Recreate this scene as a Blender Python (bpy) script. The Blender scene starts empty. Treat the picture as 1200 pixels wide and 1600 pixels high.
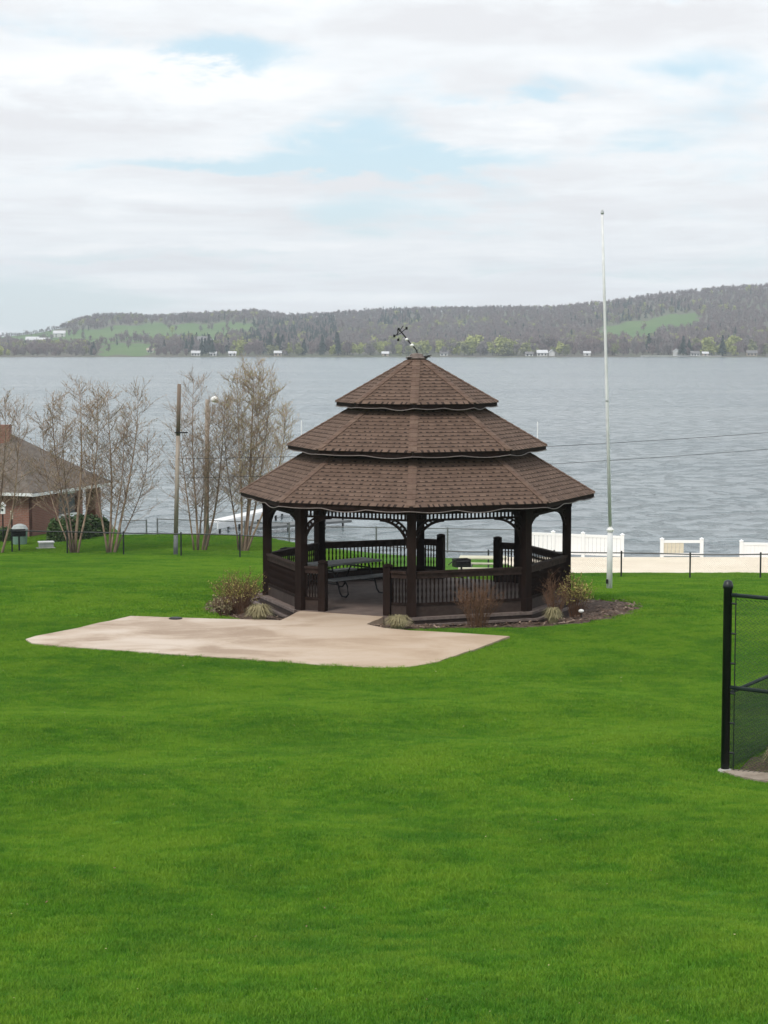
import bpy, math, random
import numpy as np
from mathutils import Vector, Matrix, Euler

rnd = random.Random(7)
nrg = np.random.default_rng(11)
SC = bpy.context.scene
COL = SC.collection
R = math.radians

# ------------------------------------------------------------------ camera
FPX = 2940.0                       # focal length in pixels of the 1200x1600 photograph
CAMZ = 6.0
PITCH = math.atan(260.0 / FPX)
cam_data = bpy.data.cameras.new('camera')
cam_data.sensor_fit = 'VERTICAL'
cam_data.sensor_height = 36.0
cam_data.lens = 36.0 * FPX / 1600.0
cam_data.clip_start = 0.1
cam_data.clip_end = 9000.0
cam = bpy.data.objects.new('camera', cam_data)
COL.objects.link(cam)
cam.location = (0, 0, CAMZ)
cam.rotation_euler = (math.pi / 2 - PITCH, 0, 0)
SC.camera = cam
SC.render.resolution_x, SC.render.resolution_y = 768, 1024

# ------------------------------------------------------------------ colour management, cycles
SC.view_settings.view_transform = 'Standard'
SC.view_settings.look = 'None'
SC.view_settings.exposure = 0.55
SC.view_settings.gamma = 1.0
SC.view_settings.use_curve_mapping = False
SC.render.engine = 'CYCLES'
SC.cycles.use_denoising = True
SC.cycles.max_bounces = 6
SC.cycles.transparent_max_bounces = 16
SC.cycles.volume_bounces = 0

SUN_EL, SUN_AZ = R(52), R(215)     # azimuth clockwise from +Y: behind the camera, to the left


# ------------------------------------------------------------------ node helpers
class NT:
    """Small wrapper that turns arithmetic into shader math nodes."""
    def __init__(self, tree):
        self.t = tree
        self.n = tree.nodes
        self.l = tree.links

    def node(self, kind, **kw):
        nd = self.n.new(kind)
        for k, v in kw.items():
            setattr(nd, k, v)
        return nd

    def put(self, sock, v):
        if hasattr(v, 'is_linked'):
            self.l.new(v, sock)
        else:
            sock.default_value = v

    def m(self, op, a, b=0.0, c=None, clamp=False):
        nd = self.node('ShaderNodeMath', operation=op, use_clamp=clamp)
        self.put(nd.inputs[0], a)
        self.put(nd.inputs[1], b)
        if c is not None:
            self.put(nd.inputs[2], c)
        return nd.outputs[0]

    def smooth(self, v, lo, hi):
        nd = self.node('ShaderNodeMapRange', interpolation_type='SMOOTHSTEP')
        self.put(nd.inputs[0], v)
        nd.inputs[1].default_value = lo
        nd.inputs[2].default_value = hi
        return nd.outputs[0]

    def noise(self, vec, scale, detail=4.0, rough=0.55, dist=0.0):
        nd = self.node('ShaderNodeTexNoise')
        if vec is not None:
            self.l.new(vec, nd.inputs['Vector'])
        nd.inputs['Scale'].default_value = scale
        nd.inputs['Detail'].default_value = detail
        nd.inputs['Roughness'].default_value = rough
        nd.inputs['Distortion'].default_value = dist
        return nd.outputs[0]

    def mix(self, f, a, b):
        nd = self.node('ShaderNodeMix', data_type='RGBA')
        self.put(nd.inputs[0], f)
        self.put(nd.inputs[6], a if hasattr(a, 'is_linked') else (*a, 1.0))
        self.put(nd.inputs[7], b if hasattr(b, 'is_linked') else (*b, 1.0))
        return nd.outputs[2]

    def ramp(self, f, stops):
        nd = self.node('ShaderNodeValToRGB')
        self.l.new(f, nd.inputs[0])
        cr = nd.color_ramp
        while len(cr.elements) < len(stops):
            cr.elements.new(0.5)
        for e, (p, c) in zip(cr.elements, stops):
            e.position = p
            e.color = (*c, 1.0)
        return nd.outputs[0]

    def scaled(self, vec, s):
        nd = self.node('ShaderNodeMapping')
        self.l.new(vec, nd.inputs[0])
        nd.inputs['Scale'].default_value = s
        return nd.outputs[0]

    def bump(self, h, strength, dist):
        nd = self.node('ShaderNodeBump')
        self.l.new(h, nd.inputs['Height'])
        nd.inputs['Strength'].default_value = strength
        nd.inputs['Distance'].default_value = dist
        return nd.outputs[0]


def new_mat(name):
    m = bpy.data.materials.new(name)
    m.use_nodes = True
    b = m.node_tree.nodes['Principled BSDF']
    return m, NT(m.node_tree), b


def mat(name, a, b, rough=0.8, scale=6.0, stretch=(1, 1, 1), bump=0.0, bscale=None, metallic=0.0, spec=0.3, space='Object'):
    """Two-tone noise material with optional fine relief."""
    m, t, p = new_mat(name)
    if space == 'World':
        vec = t.node('ShaderNodeNewGeometry').outputs['Position']
    else:
        vec = t.node('ShaderNodeTexCoord').outputs['Object']
    v = t.scaled(vec, stretch)
    n = t.noise(v, scale, 6.0, 0.65)
    f = t.smooth(n, 0.3, 0.7)
    t.l.new(t.mix(f, a, b), p.inputs['Base Color'])
    p.inputs['Roughness'].default_value = rough
    p.inputs['Metallic'].default_value = metallic
    p.inputs['Specular IOR Level'].default_value = spec
    if bump:
        nb = t.noise(v, bscale or scale * 6, 4.0, 0.6)
        t.l.new(t.bump(nb, 1.0, bump), p.inputs['Normal'])
    return m


# ------------------------------------------------------------------ world: bright broken overcast
world = bpy.data.worlds.new('World')
SC.world = world
world.use_nodes = True
wt = NT(world.node_tree)
bg = wt.n['Background']
STRENGTH = 0.10
sky = wt.node('ShaderNodeTexSky', sky_type='NISHITA')
sky.sun_disc = False
sky.sun_elevation = SUN_EL
sky.sun_rotation = SUN_AZ
sky.altitude = 300.0
sky.air_density = 1.0
sky.dust_density = 1.5
dirv = wt.node('ShaderNodeTexCoord').outputs['Generated']
sep = wt.node('ShaderNodeSeparateXYZ')
wt.l.new(dirv, sep.inputs[0])
dx, dy, dz = sep.outputs
# cloud decks seen in perspective: heights are stretched towards the horizon
zz = wt.m('MAXIMUM', dz, 0.0)
zc = wt.m('DIVIDE', wt.m('MULTIPLY', zz, 3.2), wt.m('ADD', zz, 0.16))
comb = wt.node('ShaderNodeCombineXYZ')
wt.put(comb.inputs[0], dx)
wt.put(comb.inputs[1], dy)
wt.put(comb.inputs[2], zc)
cv = comb.outputs[0]
n_big = wt.noise(wt.scaled(cv, (4.5, 4.5, 2.0)), 1.5, 7.0, 0.56, 0.3)
n_mid = wt.noise(wt.scaled(cv, (11.0, 11.0, 5.5)), 1.5, 7.0, 0.60, 0.3)
n_band = wt.noise(wt.scaled(cv, (5.5, 5.5, 6.5)), 1.5, 6.0, 0.56, 0.2)
az = wt.m('ARCTAN2', dx, dy)
wob = wt.m('MULTIPLY', wt.m('SUBTRACT', n_mid, 0.5), 0.07)
az2 = wt.m('ADD', az, wt.m('MULTIPLY', wob, 1.2))
el2 = wt.m('ADD', dz, wt.m('MULTIPLY', wob, 0.55))


def lobe(px, py, sx, sy, amp):
    """A soft patch of thinner or thicker cloud around one direction of the sky."""
    a0, e0 = (px - 600) / FPX, (540 - py) / FPX
    u = wt.m('DIVIDE', wt.m('SUBTRACT', az2, a0), sx / FPX)
    v = wt.m('DIVIDE', wt.m('SUBTRACT', el2, e0), sy / FPX)
    r2 = wt.m('ADD', wt.m('MULTIPLY', u, u), wt.m('MULTIPLY', v, v))
    return wt.m('MULTIPLY', wt.m('EXPONENT', wt.m('MULTIPLY', r2, -1.0)), amp)


gap = wt.m('ADD', wt.m('MULTIPLY', wt.m('SUBTRACT', n_big, 0.50), 1.5), wt.m('MULTIPLY', wt.m('SUBTRACT', n_mid, 0.5), .7))
for a in [(340, 100, 120, 26, .52), (60, 66, 120, 26, .26), (545, 205, 90, 50, .42), (840, 160, 80, 36, .30),
          (1000, 232, 110, 30, .36), (660, 260, 190, 26, .34), (1080, 110, 110, 26, .24), (500, 330, 420, 30, .16), (60, 480, 190, 50, .55), (330, 400, 420, 14, .28), (760, 420, 380, 12, .26), (480, 262, 260, 14, .24), (60, 300, 160, 22, .26), (300, 262, 190, 18, .30),
          (200, 170, 330, 46, -.65), (760, 60, 420, 55, -.30), (800, 205, 140, 26, -.45)]:
    gap = wt.m('ADD', gap, lobe(*a))
blue = wt.smooth(gap, 0.04, 0.46)
shade = wt.m('ADD', wt.m('MULTIPLY', wt.smooth(n_band, 0.36, 0.66), 0.5), wt.m('MULTIPLY', wt.smooth(n_mid, 0.36, 0.68), 0.5))
for a in [(200, 125, 330, 26, .85), (860, 195, 150, 16, .30), (180, 205, 300, 28, -.35), (900, 50, 380, 34, -.50), (560, 300, 230, 34, -.32), (1120, 300, 120, 26, -.3), (420, 345, 260, 18, -.3)]:
    shade = wt.m('ADD', shade, lobe(*a))
cloud = wt.ramp(wt.m('ADD', shade, 0.05, clamp=True), [(0.0, (6.10, 6.18, 6.38)), (0.5, (6.70, 6.92, 7.12)), (1.0, (7.4, 7.52, 7.62))])
veil = wt.mix(0.42, sky.outputs[0], (6.2, 7.5, 8.3))
veil = wt.mix(wt.smooth(dz, 0.0, 0.12), (5.8, 6.55, 6.9), (4.7, 6.25, 7.0))
bluemix = wt.mix(0.25, veil, sky.outputs[0])
full = wt.mix(wt.m('MULTIPLY', blue, 0.95), cloud, bluemix)
wt.l.new(full, bg.inputs[0])
bg.inputs[1].default_value = STRENGTH

sun_data = bpy.data.lights.new('sun', 'SUN')
sun_data.energy = 1.5
sun_data.angle = R(14)
sun_data.color = (1.0, 0.95, 0.87)
sun = bpy.data.objects.new('sun', sun_data)
COL.objects.link(sun)
sdir = Vector((math.sin(SUN_AZ) * math.cos(SUN_EL), math.cos(SUN_AZ) * math.cos(SUN_EL), math.sin(SUN_EL)))
sun.rotation_euler = (-sdir).to_track_quat('-Z', 'Y').to_euler()
sun.location = (-20, -20, 40)


# ------------------------------------------------------------------ geometry helpers
def at(px, py, d):
    """World point on the photograph's sight line (px, py) at depth d metres."""
    a, b = (px - 600) / FPX, (800 - py) / FPX
    t = d / (math.cos(PITCH) + b * math.sin(PITCH))
    return Vector((a * t, d, CAMZ + t * (b * math.cos(PITCH) - math.sin(PITCH))))


class MB:
    """Collects simple shapes into one mesh."""
    def __init__(self):
        self.v, self.f, self.mi = [], [], []

    def face(self, idx, m=0):
        self.f.append(idx)
        self.mi.append(m)

    def quad(self, a, b, c, d, m=0):
        i = len(self.v)
        self.v += [tuple(a), tuple(b), tuple(c), tuple(d)]
        self.face((i, i + 1, i + 2, i + 3), m)

    def poly(self, pts, m=0):
        i = len(self.v)
        self.v += [tuple(p) for p in pts]
        self.face(tuple(range(i, i + len(pts))), m)

    def hexa(self, p, m=0):
        """p: 8 points, bottom ring 0-3 (ccw from above), top ring 4-7."""
        i = len(self.v)
        self.v += [tuple(q) for q in p]
        for q in ((3, 2, 1, 0), (4, 5, 6, 7), (0, 1, 5, 4), (1, 2, 6, 5), (2, 3, 7, 6), (3, 0, 4, 7)):
            self.face(tuple(i + k for k in q), m)

    def box(self, c, s, rz=0.0, m=0):
        cx, cy, cz = c
        hx, hy, hz = s[0] / 2, s[1] / 2, s[2] / 2
        ca, sa = math.cos(rz), math.sin(rz)
        p = []
        for z in (-hz, hz):
            for x, y in ((-hx, -hy), (hx, -hy), (hx, hy), (-hx, hy)):
                p.append((cx + x * ca - y * sa, cy + x * sa + y * ca, cz + z))
        self.hexa(p, m)

    def bar(self, a, b, w, h, m=0):
        """Box from a to b; w across (horizontal), h along the remaining direction."""
        a, b = Vector(a), Vector(b)
        d = (b - a).normalized()
        up = Vector((0, 0, 1)) if abs(d.z) < 0.95 else Vector((0, 1, 0))
        s = d.cross(up).normalized() * (w / 2)
        u = s.cross(d).normalized() * (h / 2)
        p = [a - s - u, a + s - u, b + s - u, b - s - u, a - s + u, a + s + u, b + s + u, b - s + u]
        self.hexa(p, m)

    def tube(self, pts, rad, n=6, m=0, cap=True):
        pts = [Vector(p) for p in pts]
        if not hasattr(rad, '__len__'):
            rad = [rad] * len(pts)
        base = len(self.v)
        ref = None
        for k, p in enumerate(pts):
            d = (pts[min(k + 1, len(pts) - 1)] - pts[max(k - 1, 0)])
            d = d.normalized() if d.length > 1e-9 else Vector((0, 0, 1))
            if ref is None:
                ref = Vector((0, 0, 1)) if abs(d.z) < 0.9 else Vector((1, 0, 0))
            s = d.cross(ref)
            s = s.normalized() if s.length > 1e-6 else d.orthogonal().normalized()
            u = s.cross(d)
            ref = u if abs(d.z) < 0.9 and False else ref
            for j in range(n):
                an = 2 * math.pi * j / n
                q = p + (s * math.cos(an) + u * math.sin(an)) * rad[k]
                self.v.append((q.x, q.y, q.z))
        for k in range(len(pts) - 1):
            for j in range(n):
                a0 = base + k * n + j
                a1 = base + k * n + (j + 1) % n
                self.face((a0, a1, a1 + n, a0 + n), m)
        if cap:
            self.face(tuple(base + j for j in range(n))[::-1], m)
            self.face(tuple(base + (len(pts) - 1) * n + j for j in range(n)), m)

    def lathe(self, prof, c=(0, 0, 0), n=12, m=0):
        """prof: (radius, z) from bottom to top about a vertical axis."""
        base = len(self.v)
        for r, z in prof:
            for j in range(n):
                an = 2 * math.pi * j / n
                self.v.append((c[0] + r * math.cos(an), c[1] + r * math.sin(an), c[2] + z))
        for k in range(len(prof) - 1):
            for j in range(n):
                a0, a1 = base + k * n + j, base + k * n + (j + 1) % n
                self.face((a0, a1, a1 + n, a0 + n), m)
        self.face(tuple(base + j for j in range(n))[::-1], m)
        self.face(tuple(base + (len(prof) - 1) * n + j for j in range(n)), m)

    def mesh(self, name, mats):
        me = bpy.data.meshes.new(name)
        me.from_pydata(self.v, [], self.f)
        for x in (mats if isinstance(mats, (list, tuple)) else [mats]):
            me.materials.append(x)
        if any(self.mi):
            me.polygons.foreach_set('material_index', self.mi)
        me.update()
        return me

    def build(self, name, mats, parent=None, smooth=False, loc=None, rz=0.0):
        return link(name, self.mesh(name, mats), parent, smooth, loc, rz)


def link(name, me, parent=None, smooth=False, loc=None, rz=0.0):
    if smooth:
        me.polygons.foreach_set('use_smooth', [True] * len(me.polygons))
    o = bpy.data.objects.new(name, me)
    COL.objects.link(o)
    if parent is not None:
        o.parent = parent
    if loc is not None:
        o.location = loc
    o.rotation_euler = (0, 0, rz)
    return o


def np_mesh(name, verts, quads, mats, mi=None, smooth=False):
    """Fast mesh from numpy arrays; quads (n,4) or tris (n,3)."""
    me = bpy.data.meshes.new(name)
    k = quads.shape[1]
    me.vertices.add(len(verts))
    me.vertices.foreach_set('co', np.asarray(verts, dtype=np.float32).ravel())
    me.loops.add(len(quads) * k)
    me.loops.foreach_set('vertex_index', np.asarray(quads, dtype=np.int32).ravel())
    me.polygons.add(len(quads))
    me.polygons.foreach_set('loop_start', np.arange(0, len(quads) * k, k, dtype=np.int32))
    for x in (mats if isinstance(mats, (list, tuple)) else [mats]):
        me.materials.append(x)
    if mi is not None:
        me.polygons.foreach_set('material_index', np.asarray(mi, dtype=np.int32))
    if smooth:
        me.polygons.foreach_set('use_smooth', np.ones(len(quads), dtype=bool))
    me.update(calc_edges=True)
    me.validate()
    return me


def thing(name, label, cat, loc=(0, 0, 0), rz=0.0, group=None):
    o = bpy.data.objects.new(name, None)
    o.empty_display_size = 0.3
    COL.objects.link(o)
    o.location = loc
    o.rotation_euler = (0, 0, rz)
    return tag(o, label, cat, group)


def tag(o, label, cat, group=None):
    o['label'] = label
    o['category'] = cat
    if group:
        o['group'] = group
    return o


def kind(o, k):
    o['kind'] = k
    return o


def sstep(x, a, b):
    t = np.clip((np.asarray(x, dtype=float) - a) / (b - a), 0, 1)
    return t * t * (3 - 2 * t)


# ------------------------------------------------------------------ materials
M = {}
M['wood'] = mat('dark_stained_wood', (.0125, .0072, .0056), (.024, .0138, .0110), 0.8, 5, (1, 1, .25), .002, 40, spec=.12)
M['rail_wood'] = mat('weathered_rail_wood', (.021, .0122, .0098), (.048, .031, .026), 0.8, 7, (1, 1, 1), .002, 50, spec=.15)
M['trim_wood'] = mat('worn_grey_trim', (.11, .085, .075), (.20, .16, .145), 0.7, 9, bump=.002)
M['skirt'] = mat('dark_skirt_board', (.030, .019, .016), (.052, .036, .030), 0.7, 6, bump=.002)
M['deck'] = mat('brown_floor', (.12, .088, .075), (.18, .138, .12), 0.75, 2.5, bump=.002, bscale=60)
M['roof_deck'] = mat('roof_underside_wood', (.035, .022, .017), (.055, .036, .028), 0.8, 8)
M['shingle_a'] = mat('brown_shingle', (.096, .061, .045), (.138, .090, .068), 0.92, 3.5, bump=.003, bscale=90)
M['shingle_b'] = mat('light_brown_shingle', (.118, .076, .056), (.162, .107, .081), 0.92, 3.5, bump=.003, bscale=90)
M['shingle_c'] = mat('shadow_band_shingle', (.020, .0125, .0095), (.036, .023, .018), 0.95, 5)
M['hip'] = mat('hip_shingle_brown', (.104, .064, .047), (.140, .090, .069), 0.92, 5, bump=.003, bscale=90)
M['rope'] = mat('rope_light_grey', (.16, .135, .13), (.23, .195, .185), 0.5, 10)
M['iron'] = mat('black_iron', (.012, .012, .013), (.03, .028, .028), 0.5, 12, metallic=.3)
M['white'] = mat('white_vinyl', (.80, .81, .83), (.86, .87, .88), 0.45, 2)
M['white_glass'] = mat('white_ceramic', (.78, .78, .76), (.86, .86, .84), 0.25, 4)
M['cream'] = mat('cream_slats', (.55, .50, .40), (.66, .61, .50), 0.7, 6)
M['galv'] = mat('galvanised_steel', (.36, .38, .39), (.50, .52, .53), 0.5, 5, metallic=.2)
M['galv_dark'] = mat('dull_grey_steel', (.10, .11, .115), (.17, .18, .185), .6, 5)
M['pole_paint'] = mat('pale_grey_pole_paint', (.66, .67, .68), (.78, .79, .80), 0.75, 4, spec=.1)
M['black_vinyl'] = mat('black_vinyl_coat', (.006, .010, .011), (.013, .019, .020), 0.42, 10, spec=.45)
M['green_black'] = mat('dark_green_fence_coat', (.010, .020, .018), (.020, .034, .030), 0.5, 10)
M['shade_mesh'] = mat('dark_shade_mesh', (.020, .034, .022), (.034, .052, .034), 0.9, 6)  # dark tone imitating shade and overlapping mesh low on the court fence
M['concrete'] = mat('grey_concrete', (.30, .29, .27), (.44, .43, .40), 0.9, 4, bump=.004)
M['old_concrete'] = mat('stained_concrete', (.15, .115, .085), (.34, .29, .24), 0.92, 2.2, bump=.006, bscale=30)
M['pole_wood'] = mat('weathered_pole_wood', (.25, .205, .17), (.38, .325, .28), 0.85, 8, (1, 1, .1), .004)
M['pole_dark'] = mat('brown_pole_top', (.16, .12, .095), (.24, .185, .15), 0.85, 8, (1, 1, .1), .004)
M['table_grey'] = mat('grey_table_plank', (.16, .165, .17), (.25, .255, .26), 0.6, 4, (1, 6, 1))
M['table_wood'] = mat('pale_table_wood', (.50, .48, .36), (.62, .60, .47), 0.75, 4, (1, 6, 1))
M['bark'] = mat('peach_birch_bark', (.20, .135, .10), (.42, .31, .235), 0.9, 2.2, (3, 3, 1), .006, 14)
M['bark_dark'] = mat('brown_birch_bark', (.13, .092, .072), (.26, .19, .15), 0.9, 2.2, (3, 3, 1), .006, 14)
M['twig'] = mat('brown_twig', (.28, .20, .15), (.42, .315, .24), 0.9, 3)
M['bud'] = mat('yellow_bud', (.34, .29, .15), (.46, .41, .23), 0.8, 3)
M['bud_tan'] = mat('tan_catkin', (.30, .22, .14), (.42, .33, .22), 0.8, 3)
M['brick'] = None
M['sand'] = mat('pale_sand', (.68, .60, .48), (.78, .70, .58), 0.95, .6, bump=.01, bscale=5, space='World')
M['dry_grass'] = mat('dry_grass_blade', (.22, .19, .10), (.36, .32, .19), 0.9, 3)
M['green_twig'] = mat('yellow_green_leaf', (.27, .235, .065), (.42, .365, .12), 0.8, 3)
M['red_twig'] = mat('red_brown_stem', (.095, .050, .030), (.16, .088, .052), 0.85, 4)
M['hedge'] = mat('dark_hedge_leaf', (.018, .036, .013), (.040, .070, .024), 0.7, 3)
M['hedge_b'] = mat('hedge_leaf', (.040, .080, .022), (.070, .115, .035), 0.7, 3)


def brick_mat(name, c1, c2, mortar):
    m, t, p = new_mat(name)
    br = t.node('ShaderNodeTexBrick')
    tc = t.node('ShaderNodeTexCoord').outputs['UV']
    t.l.new(tc, br.inputs['Vector'])
    br.inputs['Color1'].default_value = (*c1, 1)
    br.inputs['Color2'].default_value = (*c2, 1)
    br.inputs['Mortar'].default_value = (*mortar, 1)
    br.inputs['Scale'].default_value = 1.0
    br.inputs['Brick Width'].default_value = .21
    br.inputs['Row Height'].default_value = .075
    br.inputs['Mortar Size'].default_value = .010
    n = t.noise(t.node('ShaderNodeTexCoord').outputs['Object'], 1.3, 5, .6)
    t.l.new(t.mix(t.m('MULTIPLY', n, .55), br.outputs[0], (.16, .085, .07)), p.inputs['Base Color'])
    p.inputs['Roughness'].default_value = .9
    return m


M['brick'] = brick_mat('red_brown_brick', (.25, .100, .070), (.31, .132, .095), (.28, .21, .18))
M['house_roof'] = mat('grey_brown_house_shingles', (.105, .088, .075), (.165, .142, .124), .95, 2.2, (1, 1, 5), .01, 12)


# lawn soil and blades share one patchy tone map laid out in world metres
def lawn_tone(t):
    pos = t.node('ShaderNodeNewGeometry').outputs['Position']
    a = t.noise(t.scaled(pos, (.20, .22, .2)), 1.0, 5, .58, .4)
    b = t.noise(t.scaled(pos, (1.1, 1.1, .5)), 1.0, 6, .65)
    c = t.noise(t.scaled(pos, (5, 6, 2)), 1.0, 3, .6)
    s = t.m('ADD', t.m('MULTIPLY', a, .40), t.m('ADD', t.m('MULTIPLY', b, .34), t.m('MULTIPLY', c, .26)))
    return t.smooth(s, .415, .595), pos, c


def lawn_mat():
    m, t, p = new_mat('lawn_ground')
    tone, pos, c = lawn_tone(t)
    g = t.ramp(tone, [(0, (.034, .115, .006)), (.5, (.060, .165, .008)), (1, (.092, .205, .010))])
    fine = t.noise(t.scaled(pos, (18, 18, 8)), 1.0, 4, .7)
    t.l.new(t.mix(t.smooth(fine, .42, .66), g, (.078, .190, .022)), p.inputs['Base Color'])
    p.inputs['Roughness'].default_value = .9
    p.inputs['Specular IOR Level'].default_value = .15
    t.l.new(t.bump(fine, 1.0, .02), p.inputs['Normal'])
    return m


def blade_mat():
    m, t, p = new_mat('grass_blade')
    tone, pos, c = lawn_tone(t)
    g = t.ramp(tone, [(0, (.046, .185, .014)), (.45, (.090, .255, .016)), (1, (.165, .325, .024))])
    rn = t.node('ShaderNodeObjectInfo').outputs['Random']
    g2 = t.mix(t.m('MULTIPLY', t.m('MULTIPLY', rn, rn), .6), g, (.215, .345, .030))
    at_ = t.node('ShaderNodeAttribute', attribute_name='tip')
    g3 = t.mix(t.m('MULTIPLY', at_.outputs['Fac'], .5), g2, (.260, .400, .060))
    t.l.new(g3, p.inputs['Base Color'])
    p.inputs['Roughness'].default_value = .55
    p.inputs['Specular IOR Level'].default_value = .10
    tr = t.node('ShaderNodeBsdfTranslucent')
    t.l.new(g3, tr.inputs[0])
    mx = t.node('ShaderNodeMixShader')
    mx.inputs[0].default_value = .28
    t.l.new(p.outputs[0], mx.inputs[1])
    t.l.new(tr.outputs[0], mx.inputs[2])
    t.l.new(mx.outputs[0], t.n['Material Output'].inputs[0])
    return m


M['lawn'] = lawn_mat()
M['blade'] = blade_mat()


def pad_mat():
    m, t, p = new_mat('tan_concrete_paving')
    pos = t.node('ShaderNodeNewGeometry').outputs['Position']
    a = t.noise(t.scaled(pos, (.5, .8, 1)), 1.0, 6, .6, .6)
    b = t.noise(t.scaled(pos, (9, 9, 1)), 1.0, 4, .65)
    c1 = t.ramp(t.smooth(a, .34, .68), [(0, (.33, .245, .180)), (.45, (.46, .365, .285)), (1, (.56, .475, .40))])
    c2 = t.mix(t.m('MULTIPLY', t.smooth(b, .55, .75), .35), c1, (.60, .53, .45))
    # paler towards the left end of the slab, browner towards the right
    sx = t.node('ShaderNodeSeparateXYZ')
    t.l.new(pos, sx.inputs[0])
    w = t.smooth(t.m('ADD', sx.outputs[0], t.m('MULTIPLY', a, 2.5)), -3.2, 1.8)
    c3 = t.mix(t.m('MULTIPLY', w, .55), c2, (.42, .305, .205))
    t.l.new(c3, p.inputs['Base Color'])
    p.inputs['Roughness'].default_value = .85
    t.l.new(t.bump(b, .6, .006), p.inputs['Normal'])
    return m


M['pad'] = pad_mat()


def mulch_mat():
    m, t, p = new_mat('brown_mulch')
    pos = t.node('ShaderNodeNewGeometry').outputs['Position']
    a = t.noise(t.scaled(pos, (14, 14, 14)), 1.0, 5, .7)
    b = t.noise(t.scaled(pos, (1.2, 1.2, 1)), 1.0, 4, .6)
    c = t.ramp(t.smooth(a, .3, .7), [(0, (.035, .020, .013)), (.5, (.085, .052, .036)), (1, (.17, .115, .085))])
    t.l.new(t.mix(t.m('MULTIPLY', t.smooth(b, .4, .7), .4), c, (.14, .10, .07)), p.inputs['Base Color'])
    p.inputs['Roughness'].default_value = .95
    t.l.new(t.bump(a, 1, .04), p.inputs['Normal'])
    return m


M['mulch'] = mulch_mat()


def water_mat():
    m, t, p = new_mat('lake_water')
    pos = t.node('ShaderNodeNewGeometry').outputs['Position']
    big = t.noise(t.scaled(pos, (.012, .03, 0)), 1.0, 4, .55)
    w1 = t.noise(t.scaled(pos, (.50, .42, 0)), 1.0, 4, .6, .4)
    w2 = t.noise(t.scaled(pos, (.11, .12, 0)), 1.0, 4, .55, .5)
    w3 = t.noise(t.scaled(pos, (1.8, 1.6, 0)), 1.0, 3, .6)
    trough = t.smooth(w1, .36, .52)
    h = t.m('ADD', t.m('MULTIPLY', w2, .8), t.m('ADD', t.m('MULTIPLY', trough, .30), t.m('ADD', t.m('MULTIPLY', w1, .3), t.m('MULTIPLY', w3, .07))))
    t.l.new(t.bump(h, 1.0, .9), p.inputs['Normal'])
    t.l.new(t.mix(t.smooth(big, .35, .65), (.122, .160, .176), (.182, .218, .230)), p.inputs['Base Color'])
    p.inputs['Roughness'].default_value = .16
    p.inputs['IOR'].default_value = 1.33
    return m


M['water'] = water_mat()


def hill_mat(name, a, b, c):
    m, t, p = new_mat(name)
    pos = t.node('ShaderNodeNewGeometry').outputs['Position']
    n = t.noise(t.scaled(pos, (.012, .006, .02)), 1.0, 6, .6)
    n2 = t.noise(t.scaled(pos, (.08, .05, .05)), 1.0, 4, .6)
    col = t.mix(t.smooth(n, .38, .62), a, b)
    t.l.new(t.mix(t.m('MULTIPLY', t.smooth(n2, .45, .7), .5), col, c), p.inputs['Base Color'])
    p.inputs['Roughness'].default_value = .95
    p.inputs['Specular IOR Level'].default_value = .1
    return m


M['hill'] = hill_mat('woodland_floor', (.150, .140, .120), (.130, .140, .095), (.18, .165, .14))
M['field'] = hill_mat('spring_field', (.105, .180, .065), (.135, .205, .080), (.10, .15, .065))
M['far_bare'] = mat('bare_twig_mass', (.195, .170, .168), (.280, .248, .245), .95, .25, space='World')
M['far_purple'] = mat('budding_twig_mass', (.205, .160, .158), (.280, .222, .222), .95, .25, space='World')
M['far_leaf'] = mat('new_leaf_mass', (.320, .350, .110), (.440, .460, .170), .9, .25, space='World')
M['far_olive'] = mat('olive_bud_mass', (.220, .235, .115), (.310, .315, .165), .9, .25, space='World')
M['far_conifer'] = mat('conifer_needles', (.030, .052, .042), (.058, .084, .064), .9, .25, space='World')
M['far_trunk'] = mat('far_trunk_bark', (.06, .05, .045), (.10, .085, .075), .95, .5, space='World')
M['far_white'] = mat('far_white_siding', (.56, .56, .55), (.68, .68, .67), .7, .4)
M['far_tan'] = mat('far_tan_siding', (.36, .30, .25), (.46, .40, .33), .8, .4)
M['far_roof'] = mat('far_grey_roof', (.16, .155, .16), (.24, .235, .24), .9, .4)
M['far_pale_roof'] = mat('far_pale_roof', (.55, .56, .58), (.66, .67, .69), .7, .4)
M['far_window'] = mat('far_window_glass', (.03, .035, .04), (.05, .055, .06), .2, .4)
M['glass'] = mat('dark_window_glass', (.05, .06, .058), (.085, .095, .09), .2, 1.5)
M['green_plastic'] = mat('faded_green_plastic', (.14, .24, .20), (.20, .31, .26), .6, 4)
M['utility'] = mat('grey_utility_paint', (.30, .33, .33), (.40, .43, .43), .6, 5)
M['stone_w'] = mat('seawall_stone', (.28, .25, .21), (.42, .38, .33), .9, 2.5, bump=.03, bscale=6)

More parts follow.
